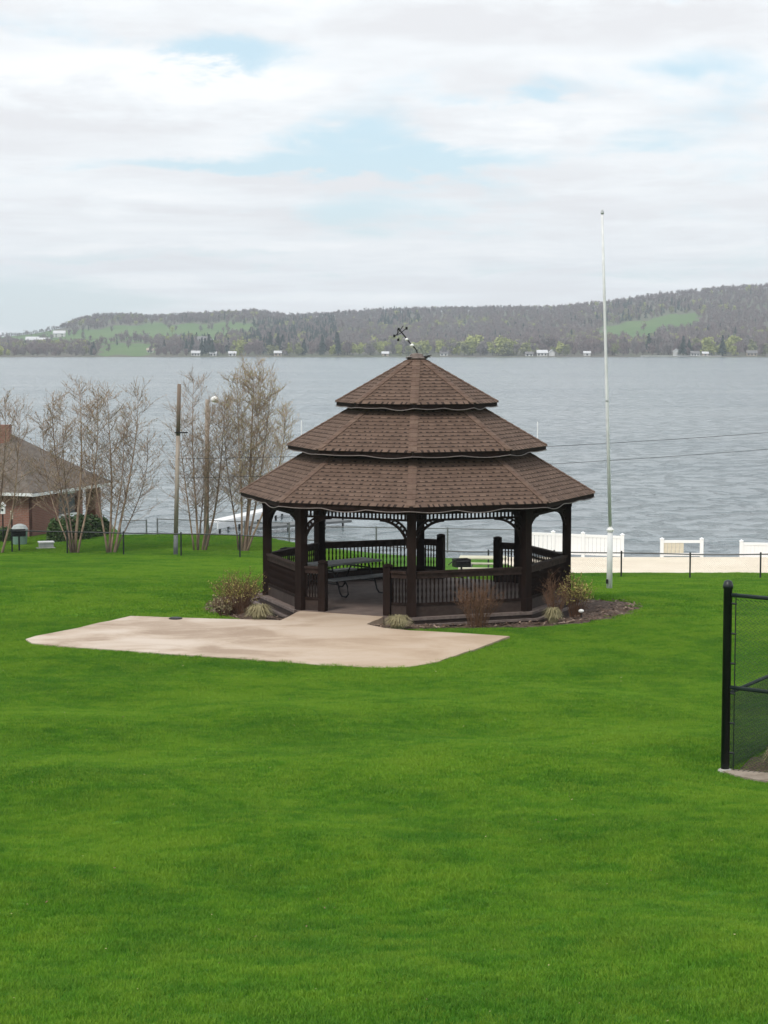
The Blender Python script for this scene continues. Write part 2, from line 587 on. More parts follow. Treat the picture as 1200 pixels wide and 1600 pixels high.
# ------------------------------------------------------------------ ground
YS = [-40, 0, 10, 15, 22, 28, 33.5, 36, 40, 43, 46, 49, 52, 60, 65, 70, 76, 79, 83, 90, 140]
ZR = [8.6, 4.3, 2.31, 1.63, 1.0, .42, -.01, -.06, -.10, -.22, -.33, -.50, -.74, -1.55, -2.07, -2.45, -2.60, -3.0, -4.2, -5.2, -8]
YL = [-40, 0, 10, 15, 22, 28, 33.5, 36, 41, 50, 60, 66, 72, 78, 82, 84.5, 88, 95, 140]
ZL = [8.6, 4.3, 2.31, 1.63, 1.0, .42, -.01, -.05, -.07, -.32, -1.1, -1.62, -2.05, -2.15, -2.22, -2.9, -4.2, -5.2, -8]
YH = [-40, 0, 10, 15, 22, 28, 33.5, 36, 41, 50, 60, 66, 72, 78, 86.5, 88.5, 91, 100, 140]
ZH = [8.6, 4.3, 2.31, 1.63, 1.0, .42, -.01, -.05, -.07, -.32, -1.1, -1.62, -2.05, -2.20, -2.25, -2.4, -3.4, -5, -8]


def curve(ys, zs):
    grid = np.arange(-40, 140, .25)
    z = np.interp(grid, ys, zs)
    k = np.hanning(15)
    k /= k.sum()
    zp = np.pad(z, 7, mode='edge')
    return grid, np.convolve(zp, k, 'valid')


CR, CL, CH = curve(YS, ZR), curve(YL, ZL), curve(YH, ZH)


def ground(x, y):
    x = np.asarray(x, dtype=float)
    y = np.asarray(y, dtype=float)
    zr, zl, zh = (np.interp(y, g, z) for g, z in (CR, CL, CH))
    w = sstep(x, -7.0, 4.0)
    z = zl * (1 - w) + zr * w
    wh = 1 - sstep(-x, 11.3, 12.9)
    z = zh * (1 - wh) + z * wh
    # the court on the right sits on a small flat shelf
    amp = sstep(y, 4, 12) * (1 - sstep(y, 32, 35)) + .5 * sstep(y, 48, 54) * (1 - sstep(y, 66, 70))
    und = (.05 * np.sin(x * .9 + .7 * np.sin(y * .35)) * np.sin(y * .62 + .4 * x) + .035 * np.sin(x * .37 - y * 1.05) + .02 * np.sin(1.9 * x + 1.3 * y))
    return z + amp * und


def gz(x, y):
    return float(ground(x, y))


def grid_mesh(name, xs, ys, zf, m, smooth=True):
    X, Y = np.meshgrid(xs, ys)
    Z = zf(X, Y)
    v = np.stack([X, Y, Z], -1).reshape(-1, 3)
    nx, ny = len(xs), len(ys)
    i = np.arange(nx * ny).reshape(ny, nx)
    q = np.stack([i[:-1, :-1], i[:-1, 1:], i[1:, 1:], i[1:, :-1]], -1).reshape(-1, 4)
    return np_mesh(name, v, q, m, smooth=smooth)


xs = np.concatenate([np.arange(-120, -30, 6), np.arange(-30, 30, .4), np.arange(30, 121, 6)])
ys = np.concatenate([np.arange(-40, 6, 2), np.arange(6, 100, .4), np.arange(100, 141, 5)])
lawn = kind(link('lawn', grid_mesh('lawn', xs, ys, lambda X, Y: ground(X, Y) - .4 * (1 - sstep(np.hypot(X - .78, Y - 45.0), 4.15, 4.6)), M['lawn']), smooth=False), 'structure')

# sandy beach strip behind the low fence, right of centre
sx_ = np.arange(4.2, 40, .25)
sy_ = np.linspace(0, 1, 30)
bv = []
for s in sy_:
    for x in sx_:
        y0 = 69.2 - .05 * (x - 3) + .25 * math.sin(x * .9) + (8 * max(0, 1 - (x - 4.2) / 2.2) ** 2)
        y1 = 80.5
        y = y0 + (y1 - y0) * s
        bv.append((x, y, gz(x, y) + .012 + .05 * math.sin(math.pi * min(1, s * 3) / 2)))
nx = len(sx_)
idx = np.arange(len(bv)).reshape(30, nx)
bq = np.stack([idx[:-1, :-1], idx[:-1, 1:], idx[1:, 1:], idx[1:, :-1]], -1).reshape(-1, 4)
kind(link('beach', np_mesh('beach', np.array(bv), bq, M['sand'], smooth=True)), 'structure')

# lake
WZ = -3.4
wxs = np.linspace(-2600, 2600, 60)
wys = np.concatenate([np.linspace(74, 400, 30), np.linspace(440, 1640, 30)])
kind(link('lake_water', grid_mesh('lake_water', wxs, wys, lambda X, Y: X * 0 + WZ, M['water'])), 'structure')

# ------------------------------------------------------------------ far hills
SKX = [-900, -300, 0, 60, 110, 116, 150, 210, 235, 300, 400, 455, 600, 740, 860, 945, 1000, 1100, 1200, 1500, 2100]
SKY_ = [530, 524, 517, 511, 501, 497, 489, 489, 491, 487, 480, 487, 480, 478, 475, 467, 458, 448, 442, 432, 440]
D0, D1 = 1560.0, 2500.0


def skyline(px):
    return np.interp(px, SKX, SKY_)


def hill_xyz(px, t):
    px = np.asarray(px, dtype=float)
    t = np.asarray(t, dtype=float)
    D = D0 + t * (D1 - D0) + 12 * np.sin(px * .021) * (1 - np.clip(t, 0, 1))
    tree = 10.5
    H = (540 - (skyline(px) + tree)) / FPX * D1 + CAMZ
    tt = np.clip(t, 0, 1)
    s = .62 * tt + .38 * tt ** 2
    z = WZ + .8 + (H - WZ) * s - np.clip(t - 1, 0, 1) * 160
    z = np.where(t < 0, WZ - 2.0, z)
    z = z + 2.0 * np.sin(px * .013 + 5 * t) * np.sin(t * 9) * tt
    return (px - 600) / FPX * D, D, z


def hill_py(px, t):
    x, D, z = hill_xyz(px, t)
    return 540 - (z - CAMZ) / D * FPX


FIELDS = [  # outlines of the open fields, laid on the slope
    [(88, 540), (112, 516), (250, 506), (405, 505), (400, 524), (345, 530), (262, 533), (200, 534), (165, 538), (140, 545)],
    [(158, 556), (160, 540), (215, 536), (243, 541), (238, 556)],
    [(-60, 533), (20, 519), (112, 514), (104, 531), (40, 538)],
    [(930, 530), (945, 509), (1020, 497), (1088, 489), (1092, 510), (1040, 521), (985, 532)],
    [(990, 530), (1010, 523), (1030, 527), (1020, 534)],
]


def inside(px, py, poly):
    c = np.zeros(np.shape(px), dtype=bool)
    n = len(poly)
    for i in range(n):
        x1, y1 = poly[i]
        x2, y2 = poly[(i + 1) % n]
        cond = ((y1 > py) != (y2 > py)) & (px < (x2 - x1) * (py - y1) / (y2 - y1 + 1e-9) + x1)
        c ^= cond
    return c


def in_field(px, py):
    c = np.zeros(np.shape(px), dtype=bool)
    wx = px + 5 * np.sin(py * .9)
    wy = py + 1.6 * np.sin(px * .11) + 1.0 * np.sin(px * .037)
    for f in FIELDS:
        c |= inside(wx, wy, f)
    return c


hpx = np.concatenate([np.arange(-1500, -60, 40), np.arange(-60, 1261, 4), np.arange(1280, 2700, 40)])
ht = np.concatenate([[-.03, 0], np.linspace(.006, 1, 90), [1.1, 1.3]])
HX, HT = np.meshgrid(hpx, ht)
X_, Y_, Z_ = hill_xyz(HX, HT)
PY_ = 540 - (Z_ - CAMZ) / Y_ * FPX
hv = np.stack([X_, Y_, Z_], -1).reshape(-1, 3)
i_ = np.arange(hv.shape[0]).reshape(len(ht), len(hpx))
hq = np.stack([i_[:-1, :-1], i_[:-1, 1:], i_[1:, 1:], i_[1:, :-1]], -1).reshape(-1, 4)
cpx = (HX[:-1, :-1] + HX[1:, 1:]) / 2
cpy = (PY_[:-1, :-1] + PY_[1:, 1:]) / 2
fm = (in_field(cpx, cpy) & (HT[:-1, :-1] >= 0) & (HT[1:, 1:] <= 1.0)).astype(int).ravel()
kind(link('hills', np_mesh('hills', hv, hq, [M['hill'], M['field']], fm, smooth=True)), 'structure')


# far tree crowns: real leaf-mass quads spread through a crown volume
def crown_quads(kindname, n, seed):
    g = np.random.default_rng(seed)
    V = []
    if kindname == 'conifer':
        h = 13.0
        for k in range(n):
            u = g.random() ** .8
            z = 1.0 + u * (h - 1.0)
            r = (1 - u) * 3.9 * (.55 + .45 * g.random()) + .12
            an = g.random() * 2 * math.pi
            c = np.array([r * math.cos(an), r * math.sin(an), z])
            o = np.array([math.cos(an), math.sin(an), -.45])
            s = np.array([-math.sin(an), math.cos(an), 0])
            L, W = (.8 + .7 * (1 - u)), .45 + .35 * (1 - u)
            V.append([c - s * W - o * L, c + s * W - o * L, c + s * W * .3 + o * L * .8, c - s * W * .3 + o * L * .8])
    else:
        tall = 13.0
        lob = [(g.normal(0, 1.5), g.normal(0, 1.5), g.uniform(3.0, 10.8), g.uniform(1.8, 3.0)) for _ in range(12)]
        for k in range(n):
            lx, ly, lz, lr = lob[g.integers(len(lob))]
            d = g.normal(size=3)
            d /= np.linalg.norm(d)
            c = np.array([lx, ly, lz]) + d * lr * g.random() ** .4
            c[2] = min(c[2], tall)
            if kindname == 'bare':
                up = np.array([c[0] * .12 + g.normal(0, .3), c[1] * .12 + g.normal(0, .3), 1.0])
                L, W = g.uniform(.5, 1.1), g.uniform(.2, .42)
            else:
                up = g.normal(size=3)
                L, W = g.uniform(.4, .8), g.uniform(.35, .65)
            up /= np.linalg.norm(up)
            s = np.cross(up, g.normal(size=3))
            s /= np.linalg.norm(s)
            V.append([c - s * W - up * L, c + s * W - up * L, c + s * W * .5 + up * L, c - s * W * .5 + up * L])
    V = np.array(V).reshape(-1, 3)
    q = np.arange(len(V)).reshape(-1, 4)
    mi = np.zeros(len(q), dtype=int)
    # trunk (and a few limbs for the bare ones)
    mb = MB()
    mb.tube([(0, 0, -1), (0.1, 0, 4), (0, .1, 9)], [.32, .24, .08], 4, 1, False)
    if kindname == 'bare':
        for k in range(7):
            an = k * 2.4
            mb.tube([(0, 0, 3 + .5 * k), (1.6 * math.cos(an), 1.6 * math.sin(an), 6.5 + .55 * k), (2.1 * math.cos(an), 2.1 * math.sin(an), 9.5 + .3 * k)], [.14, .09, .04], 3, 1, False)
    tv = np.array(mb.v)
    tq = np.array(mb.f) + len(V)
    return np.vstack([V, tv]), np.vstack([q, tq]), np.concatenate([mi, np.ones(len(tq), dtype=int)])


KINDS = {'bare': 'far_bare', 'purple': 'far_purple', 'leaf': 'far_leaf', 'olive': 'far_olive', 'conifer': 'far_conifer'}
SHAPE = {'bare': 'bare', 'purple': 'bare', 'leaf': 'leaf', 'olive': 'leaf', 'conifer': 'conifer'}
PROTO = {}
for kname in KINDS:
    PROTO[kname] = [crown_quads(SHAPE[kname], {'bare': 150, 'leaf': 130, 'conifer': 110}[SHAPE[kname]], hash_) for hash_ in
                    (len(kname) * 17 + 3, len(kname) * 17 + 4, len(kname) * 17 + 5)]


def tree_kind(px, py, r, shore):
    raw = r
    if not shore:
        m_ = .5 + .25 * math.sin(px * .021 + 1.3 * math.sin(py * .11)) + .25 * math.sin(px * .0093 + py * .17 + 2.0)
        r = .62 * r + .38 * (1 - (1 - m_) ** 1.0) if r < .93 else r
    return tree_kind_at(px, py, r, shore, raw)


def tree_kind_at(px, py, r, shore, raw):
    """Which kind of tree grows where on the far slope."""
    if inside(np.array([px]), np.array([py]), [(380, 556), (380, 505), (525, 498), (530, 556)])[0] and raw < (.60 if py < 545 else .35):
        return 'conifer'
    if inside(np.array([px]), np.array([py]), [(590, 515), (600, 484), (650, 484), (660, 512)])[0] and raw < .6:
        return 'conifer'
    if inside(np.array([px]), np.array([py]), [(930, 510), (950, 478), (1075, 470), (1085, 490), (1000, 505)])[0] and raw < .36:
        return 'conifer'
    if 280 < px < 350 and 525 < py < 552 and raw < .30:
        return 'conifer'
    if shore and 540 < px < 825:
        return 'leaf' if r < .52 else ('olive' if r < .66 else 'bare')
    if shore and 1085 < px < 1150:
        return 'leaf' if r < .5 else 'bare'
    if r > .955:
        return 'conifer'
    if r > .885:
        return 'leaf'
    if r > .76:
        return 'olive'
    return 'purple' if r * 1.25 + .22 * (px > 760) - .1 > .5 else 'bare'


# remaining woodland: one mass
g = np.random.default_rng(5)
buckets = {k: [] for k in KINDS}
N = 10500
tpx = g.uniform(-260, 1460, N)
tt_ = g.random(N) ** .85
tx, tD, tz = hill_xyz(tpx, tt_)
tpy = 540 - (tz - CAMZ) / tD * FPX
fld = in_field(tpx, tpy)
for k in range(N):
    if fld[k] and g.random() < (.962 if 85 < tpx[k] < 420 else .985):
        continue
    if 28 < tpx[k] < 110 and .33 < tt_[k] < .52 or 308 < tpx[k] < 340 and .2 < tt_[k] < .31:
        continue
    if tt_[k] < .06:
        continue
    if tpx[k] < 110 and tt_[k] > .55 and g.random() < .6:
        continue
    kn = tree_kind(tpx[k], tpy[k], g.random(), False)
    s = g.uniform(.55, .92) * (1 - .22 * tt_[k])
    buckets[kn].append((tx[k], tD[k], tz[k], s, g.random() * 6.28, g.integers(3)))
for px in np.arange(100, 1460, 2.4):
    t0_ = g.uniform(.955, 1.0)
    x, D, z = hill_xyz(px, t0_)
    buckets[tree_kind(px, 470, g.random() * .93, False)].append((float(x), float(D), float(z), g.uniform(.50, .72), g.random() * 6, g.integers(3)))
# hedgerows along the ridge of the open left slope and the field edges
for px in np.arange(-60, 118, 3.2):
    x, D, z = hill_xyz(px, g.uniform(.93, 1.0))
    buckets['bare' if g.random() < .7 else 'purple'].append((float(x), float(D), float(z), g.uniform(.35, .62), g.random() * 6, g.integers(3)))


def mass_mesh(name, items, protos, mats):
    V, Q, MI, off = [], [], [], 0
    for x, y, z, s, rz, w in items:
        v, q, mi = protos[w]
        c, sn = math.cos(rz), math.sin(rz)
        rot = np.array([[c, sn, 0], [-sn, c, 0], [0, 0, 1]])
        wx = s * rnd.uniform(.85, 1.2)
        vv = (v * np.array([wx, wx, s])) @ rot + np.array([x, y, z])
        V.append(vv)
        Q.append(q + off)
        MI.append(mi)
        off += len(v)
    return np_mesh(name, np.vstack(V), np.vstack(Q), mats, np.concatenate(MI))


WOODNAME = {'bare': 'bare_woodland', 'purple': 'budding_woodland', 'leaf': 'leafing_woodland', 'olive': 'olive_woodland', 'conifer': 'conifer_woodland'}
for kn, items in buckets.items():
    o = link(WOODNAME[kn], mass_mesh(WOODNAME[kn], items, PROTO[kn], [M[KINDS[kn]], M['far_trunk']]))
    kind(o, 'stuff')

# the front row at the water: each tree its own object
LABELS = {
    'bare': ('bare grey brown far shore tree', 'bare grey trees along the far shore'),
    'purple': ('bare reddish brown far shore tree', 'bare reddish trees along the far shore'),
    'leaf': ('yellow green leafing far shore tree', 'yellow green trees along the far shore'),
    'olive': ('dull olive budding far shore tree', 'olive budding trees along the far shore'),
    'conifer': ('dark pointed far shore evergreen', 'dark evergreens along the far shore'),
}
TMESH = {}
for kn in KINDS:
    TMESH[kn] = []
    for sd in range(4):
        v, q, mi = crown_quads(SHAPE[kn], {'bare': 420, 'leaf': 520, 'conifer': 260}[SHAPE[kn]], 90 + sd + len(kn))
        TMESH[kn].append(np_mesh('shore_tree', v, q, [M[KINDS[kn]], M['far_trunk']], mi))


def shore_tree(px, t, kn, s, lab=None):
    x, D, z = (float(a) for a in hill_xyz(px, t))
    nm = {'conifer': 'evergreen_tree', 'leaf': 'leafing_tree', 'olive': 'budding_tree'}.get(kn, 'bare_tree')
    o = link(nm, rnd.choice(TMESH[kn]), loc=(x, D, z - .2), rz=rnd.random() * 6.28)
    w = s * rnd.uniform(.85, 1.25)
    o.scale = (w, w, s)
    if lab:
        tag(o, lab, 'tree')
    else:
        zone = ('left of the low green field', 'between the green field and the gazebo roof', 'from the gazebo peak to the flagpole', 'right of the flagpole')[0 if px < 200 else 1 if px < 620 else 2 if px < 944 else 3]
        tag(o, LABELS[kn][0] + ', ' + zone, 'tree', LABELS[kn][1] + ', ' + zone)
    return o


px = -30.0
while px < 1235:
    if not 158 < px < 238:
        for t, sc in ((rnd.uniform(.004, .02), .85), (rnd.uniform(.03, .06), 1.05)):
            r = rnd.random()
            kn = tree_kind(px, 548, r, True)
            s = sc * rnd.uniform(.75, 1.25)
            if px < 160 or 238 < px < 300:
                s *= .62
            if kn == 'conifer':
                s *= 1.1
            shore_tree(px + rnd.uniform(-5, 5), t, kn, s)
    px += rnd.uniform(9.0, 13.5)
shore_tree(1066, .006, 'conifer', 1.25, 'tall dark evergreen beside a white house on the far right shore')
shore_tree(1127, .006, 'conifer', 1.3, 'tall narrow evergreen beside a bright green tree, far right shore')
shore_tree(1075, .012, 'conifer', 1.0, 'shorter evergreen right behind the tall one by the white house')
for px_, s_ in ((738, 1.25), (785, 1.35), (800, 1.1), (660, 1.1), (1105, 1.2)):
    shore_tree(px_, .012, 'leaf', s_)


# far houses
def far_house(px, t, w, d, h, rh, wall, roof, lab, rz=0.0, nwin=2):
    w, d, h, rh = w * .68, d * .68, h * .66, rh * .75
    x, D, z = (float(a) for a in hill_xyz(px, t))
    o = thing('far_house', lab, 'house', (x, D, z - .3), rz)
    b = MB()
    b.box((0, 0, h / 2), (w, d, h))
    b.poly([(-w / 2, -d / 2 + .01, h), (-w / 2, d / 2 - .01, h), (-w / 2, 0, h + rh - .15)][::-1])
    b.poly([(w / 2, -d / 2 + .01, h), (w / 2, d / 2 - .01, h), (w / 2, 0, h + rh - .15)])
    b.build('wall', wall, o)
    r = MB()
    e = .5
    for s in (-1, 1):
        p0, p1 = (-w / 2 - e, s * (d / 2 + e), h - .25), (w / 2 + e, s * (d / 2 + e), h - .25)
        q0, q1 = (-w / 2 - e, 0, h + rh), (w / 2 + e, 0, h + rh)
        r.hexa([p0, p1, q1, q0] + [(a, b_, c + .25) for a, b_, c in (p0, p1, q1, q0)])
    r.build('roof', roof, o)
    wb = MB()
    wb.box((0, 0, 0), (1.3, .08, 1.4))
    wm = wb.mesh('window', M['far_window'])
    for k in range(nwin):
        for zz_ in ((h * .5,) if h < 4.5 else (h * .3, h * .72)):
            link('window', wm, o, loc=(-w / 2 + w * (k + .5) / nwin, -d / 2 - .03, zz_))
    return o


W_, T_ = M['far_white'], M['far_tan']
G_, P_ = M['far_roof'], M['far_pale_roof']
for a in [
    (53, .50, 20, 12, 8, 4, W_, P_, 'long white farmhouse high on the left hillside', 0.1, 4),
    (72, .49, 15, 10, 6, 3, W_, P_, 'low white shed right beside the hillside farmhouse', -.1, 2),
    (30, .50, 6, 6, 3.6, 2, T_, G_, 'small tan barn left of the hillside farmhouse', 0, 1),
    (95, .66, 20, 12, 7, 4, W_, P_, 'pale barn above and right of the hillside farmhouse', .1, 2),
    (283, .42, 11, 8, 4.2, 3, T_, G_, 'tan barn with steep roof on the green left field', .3, 2),
    (318, .30, 14, 10, 7, 4, W_, G_, 'white house among evergreens above the left shore', 0, 2),
    (330, .31, 7, 6, 4.0, 2.2, W_, P_, 'small white house right of the one among evergreens', .2, 1),
    (236, .10, 8, 6, 3.4, 2, W_, T_, 'small white cottage at the edge of the low green field', 0, 2),
    (307, .004, 10, 7, 4.2, 2.2, W_, P_, 'white lake cottage at the water, leftmost of the shore row', 0, 3),
    (334, .004, 8, 6, 3.6, 2, W_, P_, 'white lake cottage second from the left on the shore', 0, 2),
    (364, .004, 9, 6, 3.6, 2, W_, P_, 'white lake cottage below the dark evergreen clump', .05, 2),
    (435, .006, 9, 7, 4, 2.2, T_, P_, 'tan lake cottage with pale roof beneath evergreens', 0, 2),
    (602, .004, 8, 6, 3.4, 2, T_, P_, 'small boathouse on the shore left of the weathervane', 0, 1),
    (693, .004, 9, 7, 3.8, 2.2, W_, G_, 'white cottage with grey roof under the yellow green trees', 0, 2),
    (826, .004, 9, 6, 3.2, 2, W_, G_, 'low white cottage left of the twin gabled white house', 0, 2),
    (846, .004, 12, 8, 4.4, 2.8, W_, P_, 'bright white lakeside house with a broad pale roof', 0, 3),
    (861, .004, 9, 7, 4.4, 3.2, W_, P_, 'white steep gabled house right beside the broad white one', 1.57, 2),
    (916, .004, 8, 6, 3.8, 2, W_, P_, 'small white cottage left of the flagpole on the far shore', 0, 1),
    (1055, .005, 7, 7, 6.0, 2.6, W_, P_, 'tall white house left of the tall evergreen, far right', 1.57, 1),
    (1084, .004, 10, 7, 3.8, 2, W_, G_, 'low white house between the two tall evergreens', 0, 3),
    (1100, .004, 7, 6, 3.4, 1.8, T_, P_, 'tan boathouse right of the low white house, far right', 0, 1),
    (1172, .004, 12, 8, 4.2, 2.4, T_, G_, 'brown lake house at the far right edge of the shore', 0, 3),
]:
    far_house(*a)

# lake edge of the far shore: a stone strip and a pale dock
db = MB()
x0, D_, z_ = (float(a) for a in hill_xyz(1060, 0))
db.box((0, -8, 0), (66, 3, .5))
for k in range(9):
    db.box((-32 + 8 * k, -8, -.8), (.4, .4, 1.4))
tag(db.build('far_dock', M['far_pale_roof'], loc=(x0, D_, WZ + .9)), 'long pale dock on the water below the tall far right evergreen', 'dock')

# ------------------------------------------------------------------ gazebo
GX, GY = .78, 45.0
PHI = R(-2.7)
RP = 3.6
gaz = thing('gazebo', 'dark brown octagonal wooden gazebo with three tier shingle roof', 'gazebo', (GX, GY, 0))


def vtx(r, k, z=0.0):
    a = PHI + k * math.pi / 4
    return Vector((r * math.sin(a), -r * math.cos(a), z))


def ring_prism(mb, r, z0, z1, m=0):
    b = [vtx(r, k, z0) for k in range(8)]
    t = [vtx(r, k, z1) for k in range(8)]
    mb.poly(b[::-1], m)
    mb.poly(t, m)
    for k in range(8):
        j = (k + 1) % 8
        mb.quad(b[k], b[j], t[j], t[k], m)


# floor and the stepped skirt
mb = MB()
ring_prism(mb, 3.74, -.30, 0.0)
mb.build('floor', M['deck'], gaz)
for k in range(8):
    if k == 7:
        continue
    for (r, ri_, z0, z1, nm, mt) in ((3.83, 3.745, -.055, .006, 'floor_edging', 'trim_wood'), (3.80, 3.6, -.30, -.058, 'riser_board', 'skirt'), (4.02, 3.6, -.50, -.165, 'skirt_board', 'skirt'), (4.07, 3.985, -.162, -.115, 'skirt_trim', 'trim_wood')):
        mb = MB()
        a0, a1 = vtx(r, k, 0), vtx(r, k + 1, 0)
        e0, e1 = vtx(ri_, k, 0), vtx(ri_, k + 1, 0)
        z = Vector((0, 0, 1))
        mb.hexa([a0 + z * z0, a1 + z * z0, e1 + z * z0, e0 + z * z0, a0 + z * z1, a1 + z * z1, e1 + z * z1, e0 + z * z1])
        mb.build(nm, M[mt], gaz)

# posts
pm = MB()
pm.box((0, 0, 1.17), (.20, .20, 2.34))
pm.box((0, 0, .16), (.225, .225, .30))
pm.box((0, 0, 2.24), (.225, .225, .12))
post_me = pm.mesh('post', M['wood'])
for k in range(8):
    link('post', post_me, gaz, loc=vtx(RP, k), rz=PHI + k * math.pi / 4)

# header beams with spindle frieze and curved brackets
for k in range(8):
    A, B = vtx(RP, k), vtx(RP, k + 1)
    d = (B - A).normalized()
    L = (B - A).length
    hb = MB()
    hb.bar(A + Vector((0, 0, 2.40)), B + Vector((0, 0, 2.40)), .14, .16)
    hb.build('header_beam', M['wood'], gaz)
    fr = MB()
    a, b = A + d * .11, B - d * .11
    fr.bar(a + Vector((0, 0, 2.145)), b + Vector((0, 0, 2.145)), .06, .045)
    fr.bar(a + Vector((0, 0, 2.295)), b + Vector((0, 0, 2.295)), .06, .05)
    n = 28
    for j in range(n):
        p = a + (b - a) * ((j + .5) / n)
        fr.box((p.x, p.y, 2.22), (.034, .034, .12), math.atan2(d.y, d.x))
    fr.build('frieze', M['wood'], gaz)
    for s, org, dd in ((0, A, d), (1, B, -d)):
        br = MB()
        c0 = org + dd * .10

        def arc(r0x, r0z, th):
            # quarter of an ellipse: rises from the post, flattens under the frieze
            return c0 + dd * (r0x * (1 - math.cos(th))) + Vector((0, 0, 2.125 - r0z * (1 - math.sin(th))))
        pts_o = [arc(.66, .60, math.pi / 2 * j / 9) for j in range(10)]
        for j in range(9):
            br.bar(pts_o[j], pts_o[j + 1] + (pts_o[j + 1] - pts_o[j]) * .05, .06, .05)
        inner = [c0 + dd * (.52 * (1 - math.cos(math.pi / 2 * j / 8)) - .0) + Vector((0, 0, 2.165 - .44 * (1 - math.sin(math.pi / 2 * j / 8)))) + dd * -.02 for j in range(9)]
        for j in range(8):
            br.bar(inner[j], inner[j + 1], .05, .035)
        for j in range(1, 8):
            q = inner[j]
            p = arc(.66, .60, math.pi / 2 * j / 8)
            br.bar(q, p, .035, .035)
        br.build('bracket', M['wood'], gaz)

# railings: the sides 7 (entry) and 3 (rear) have an opening in the middle
bal = MB()
prof = [(.019, .0), (.019, .06), (.028, .11), (.016, .20), (.027, .28), (.016, .37), (.027, .44), (.019, .49), (.019, .55)]
bal.tube([(0, 0, z) for r, z in prof], [r * .92 for r, z in prof], 4, 0, False)
bal_me = bal.mesh('baluster', M['wood'])


def railing(a, b, n):
    d = (b - a).normalized()
    rz = math.atan2(d.y, d.x)
    mid = (a + b) / 2
    L = (b - a).length
    rt = MB()
    rt.bar(a + Vector((0, 0, .985)), b + Vector((0, 0, .985)), .13, .05)
    rt.bar(a + Vector((0, 0, .905)), b + Vector((0, 0, .905)), .06, .12)
    ra = rt.build('railing', M['rail_wood'], gaz)
    bt = MB()
    bt.bar(a + Vector((0, 0, .27)), b + Vector((0, 0, .27)), .07, .06)
    bt.build('bottom_rail', M['wood'], ra)
    kb = MB()
    kb.bar(a + Vector((0, 0, .12)), b + Vector((0, 0, .12)), .045, .235)
    kb.build('kick_board', M['skirt'], ra)
    for j in range(n):
        p = a + d * (L * (j + .5) / n)
        link('baluster', bal_me, ra, loc=(p.x, p.y, .298), rz=rz)


nw = MB()
nw.box((0, 0, .54), (.17, .17, 1.08))
nw.lathe([(.10, 1.08), (.12, 1.10), (.12, 1.13), (.05, 1.16)], n=8)
nw_me = nw.mesh('newel_post', M['wood'])
for k in range(8):
    A, B = vtx(RP, k), vtx(RP, k + 1)
    d = (B - A).normalized()
    if k in (7, 3):
        f0, f1 = (.20, .79) if k == 7 else (.22, .79)
        P, Q = A + (B - A) * f0, A + (B - A) * f1
        for p in (P, Q):
            link('newel_post', nw_me, gaz, loc=(p.x, p.y, 0), rz=math.atan2(d.y, d.x))
        railing(A + d * .105, P - d * .09, 5)
        railing(Q + d * .09, B - d * .105, 5)
    else:
        railing(A + d * .105, B - d * .105, 26)

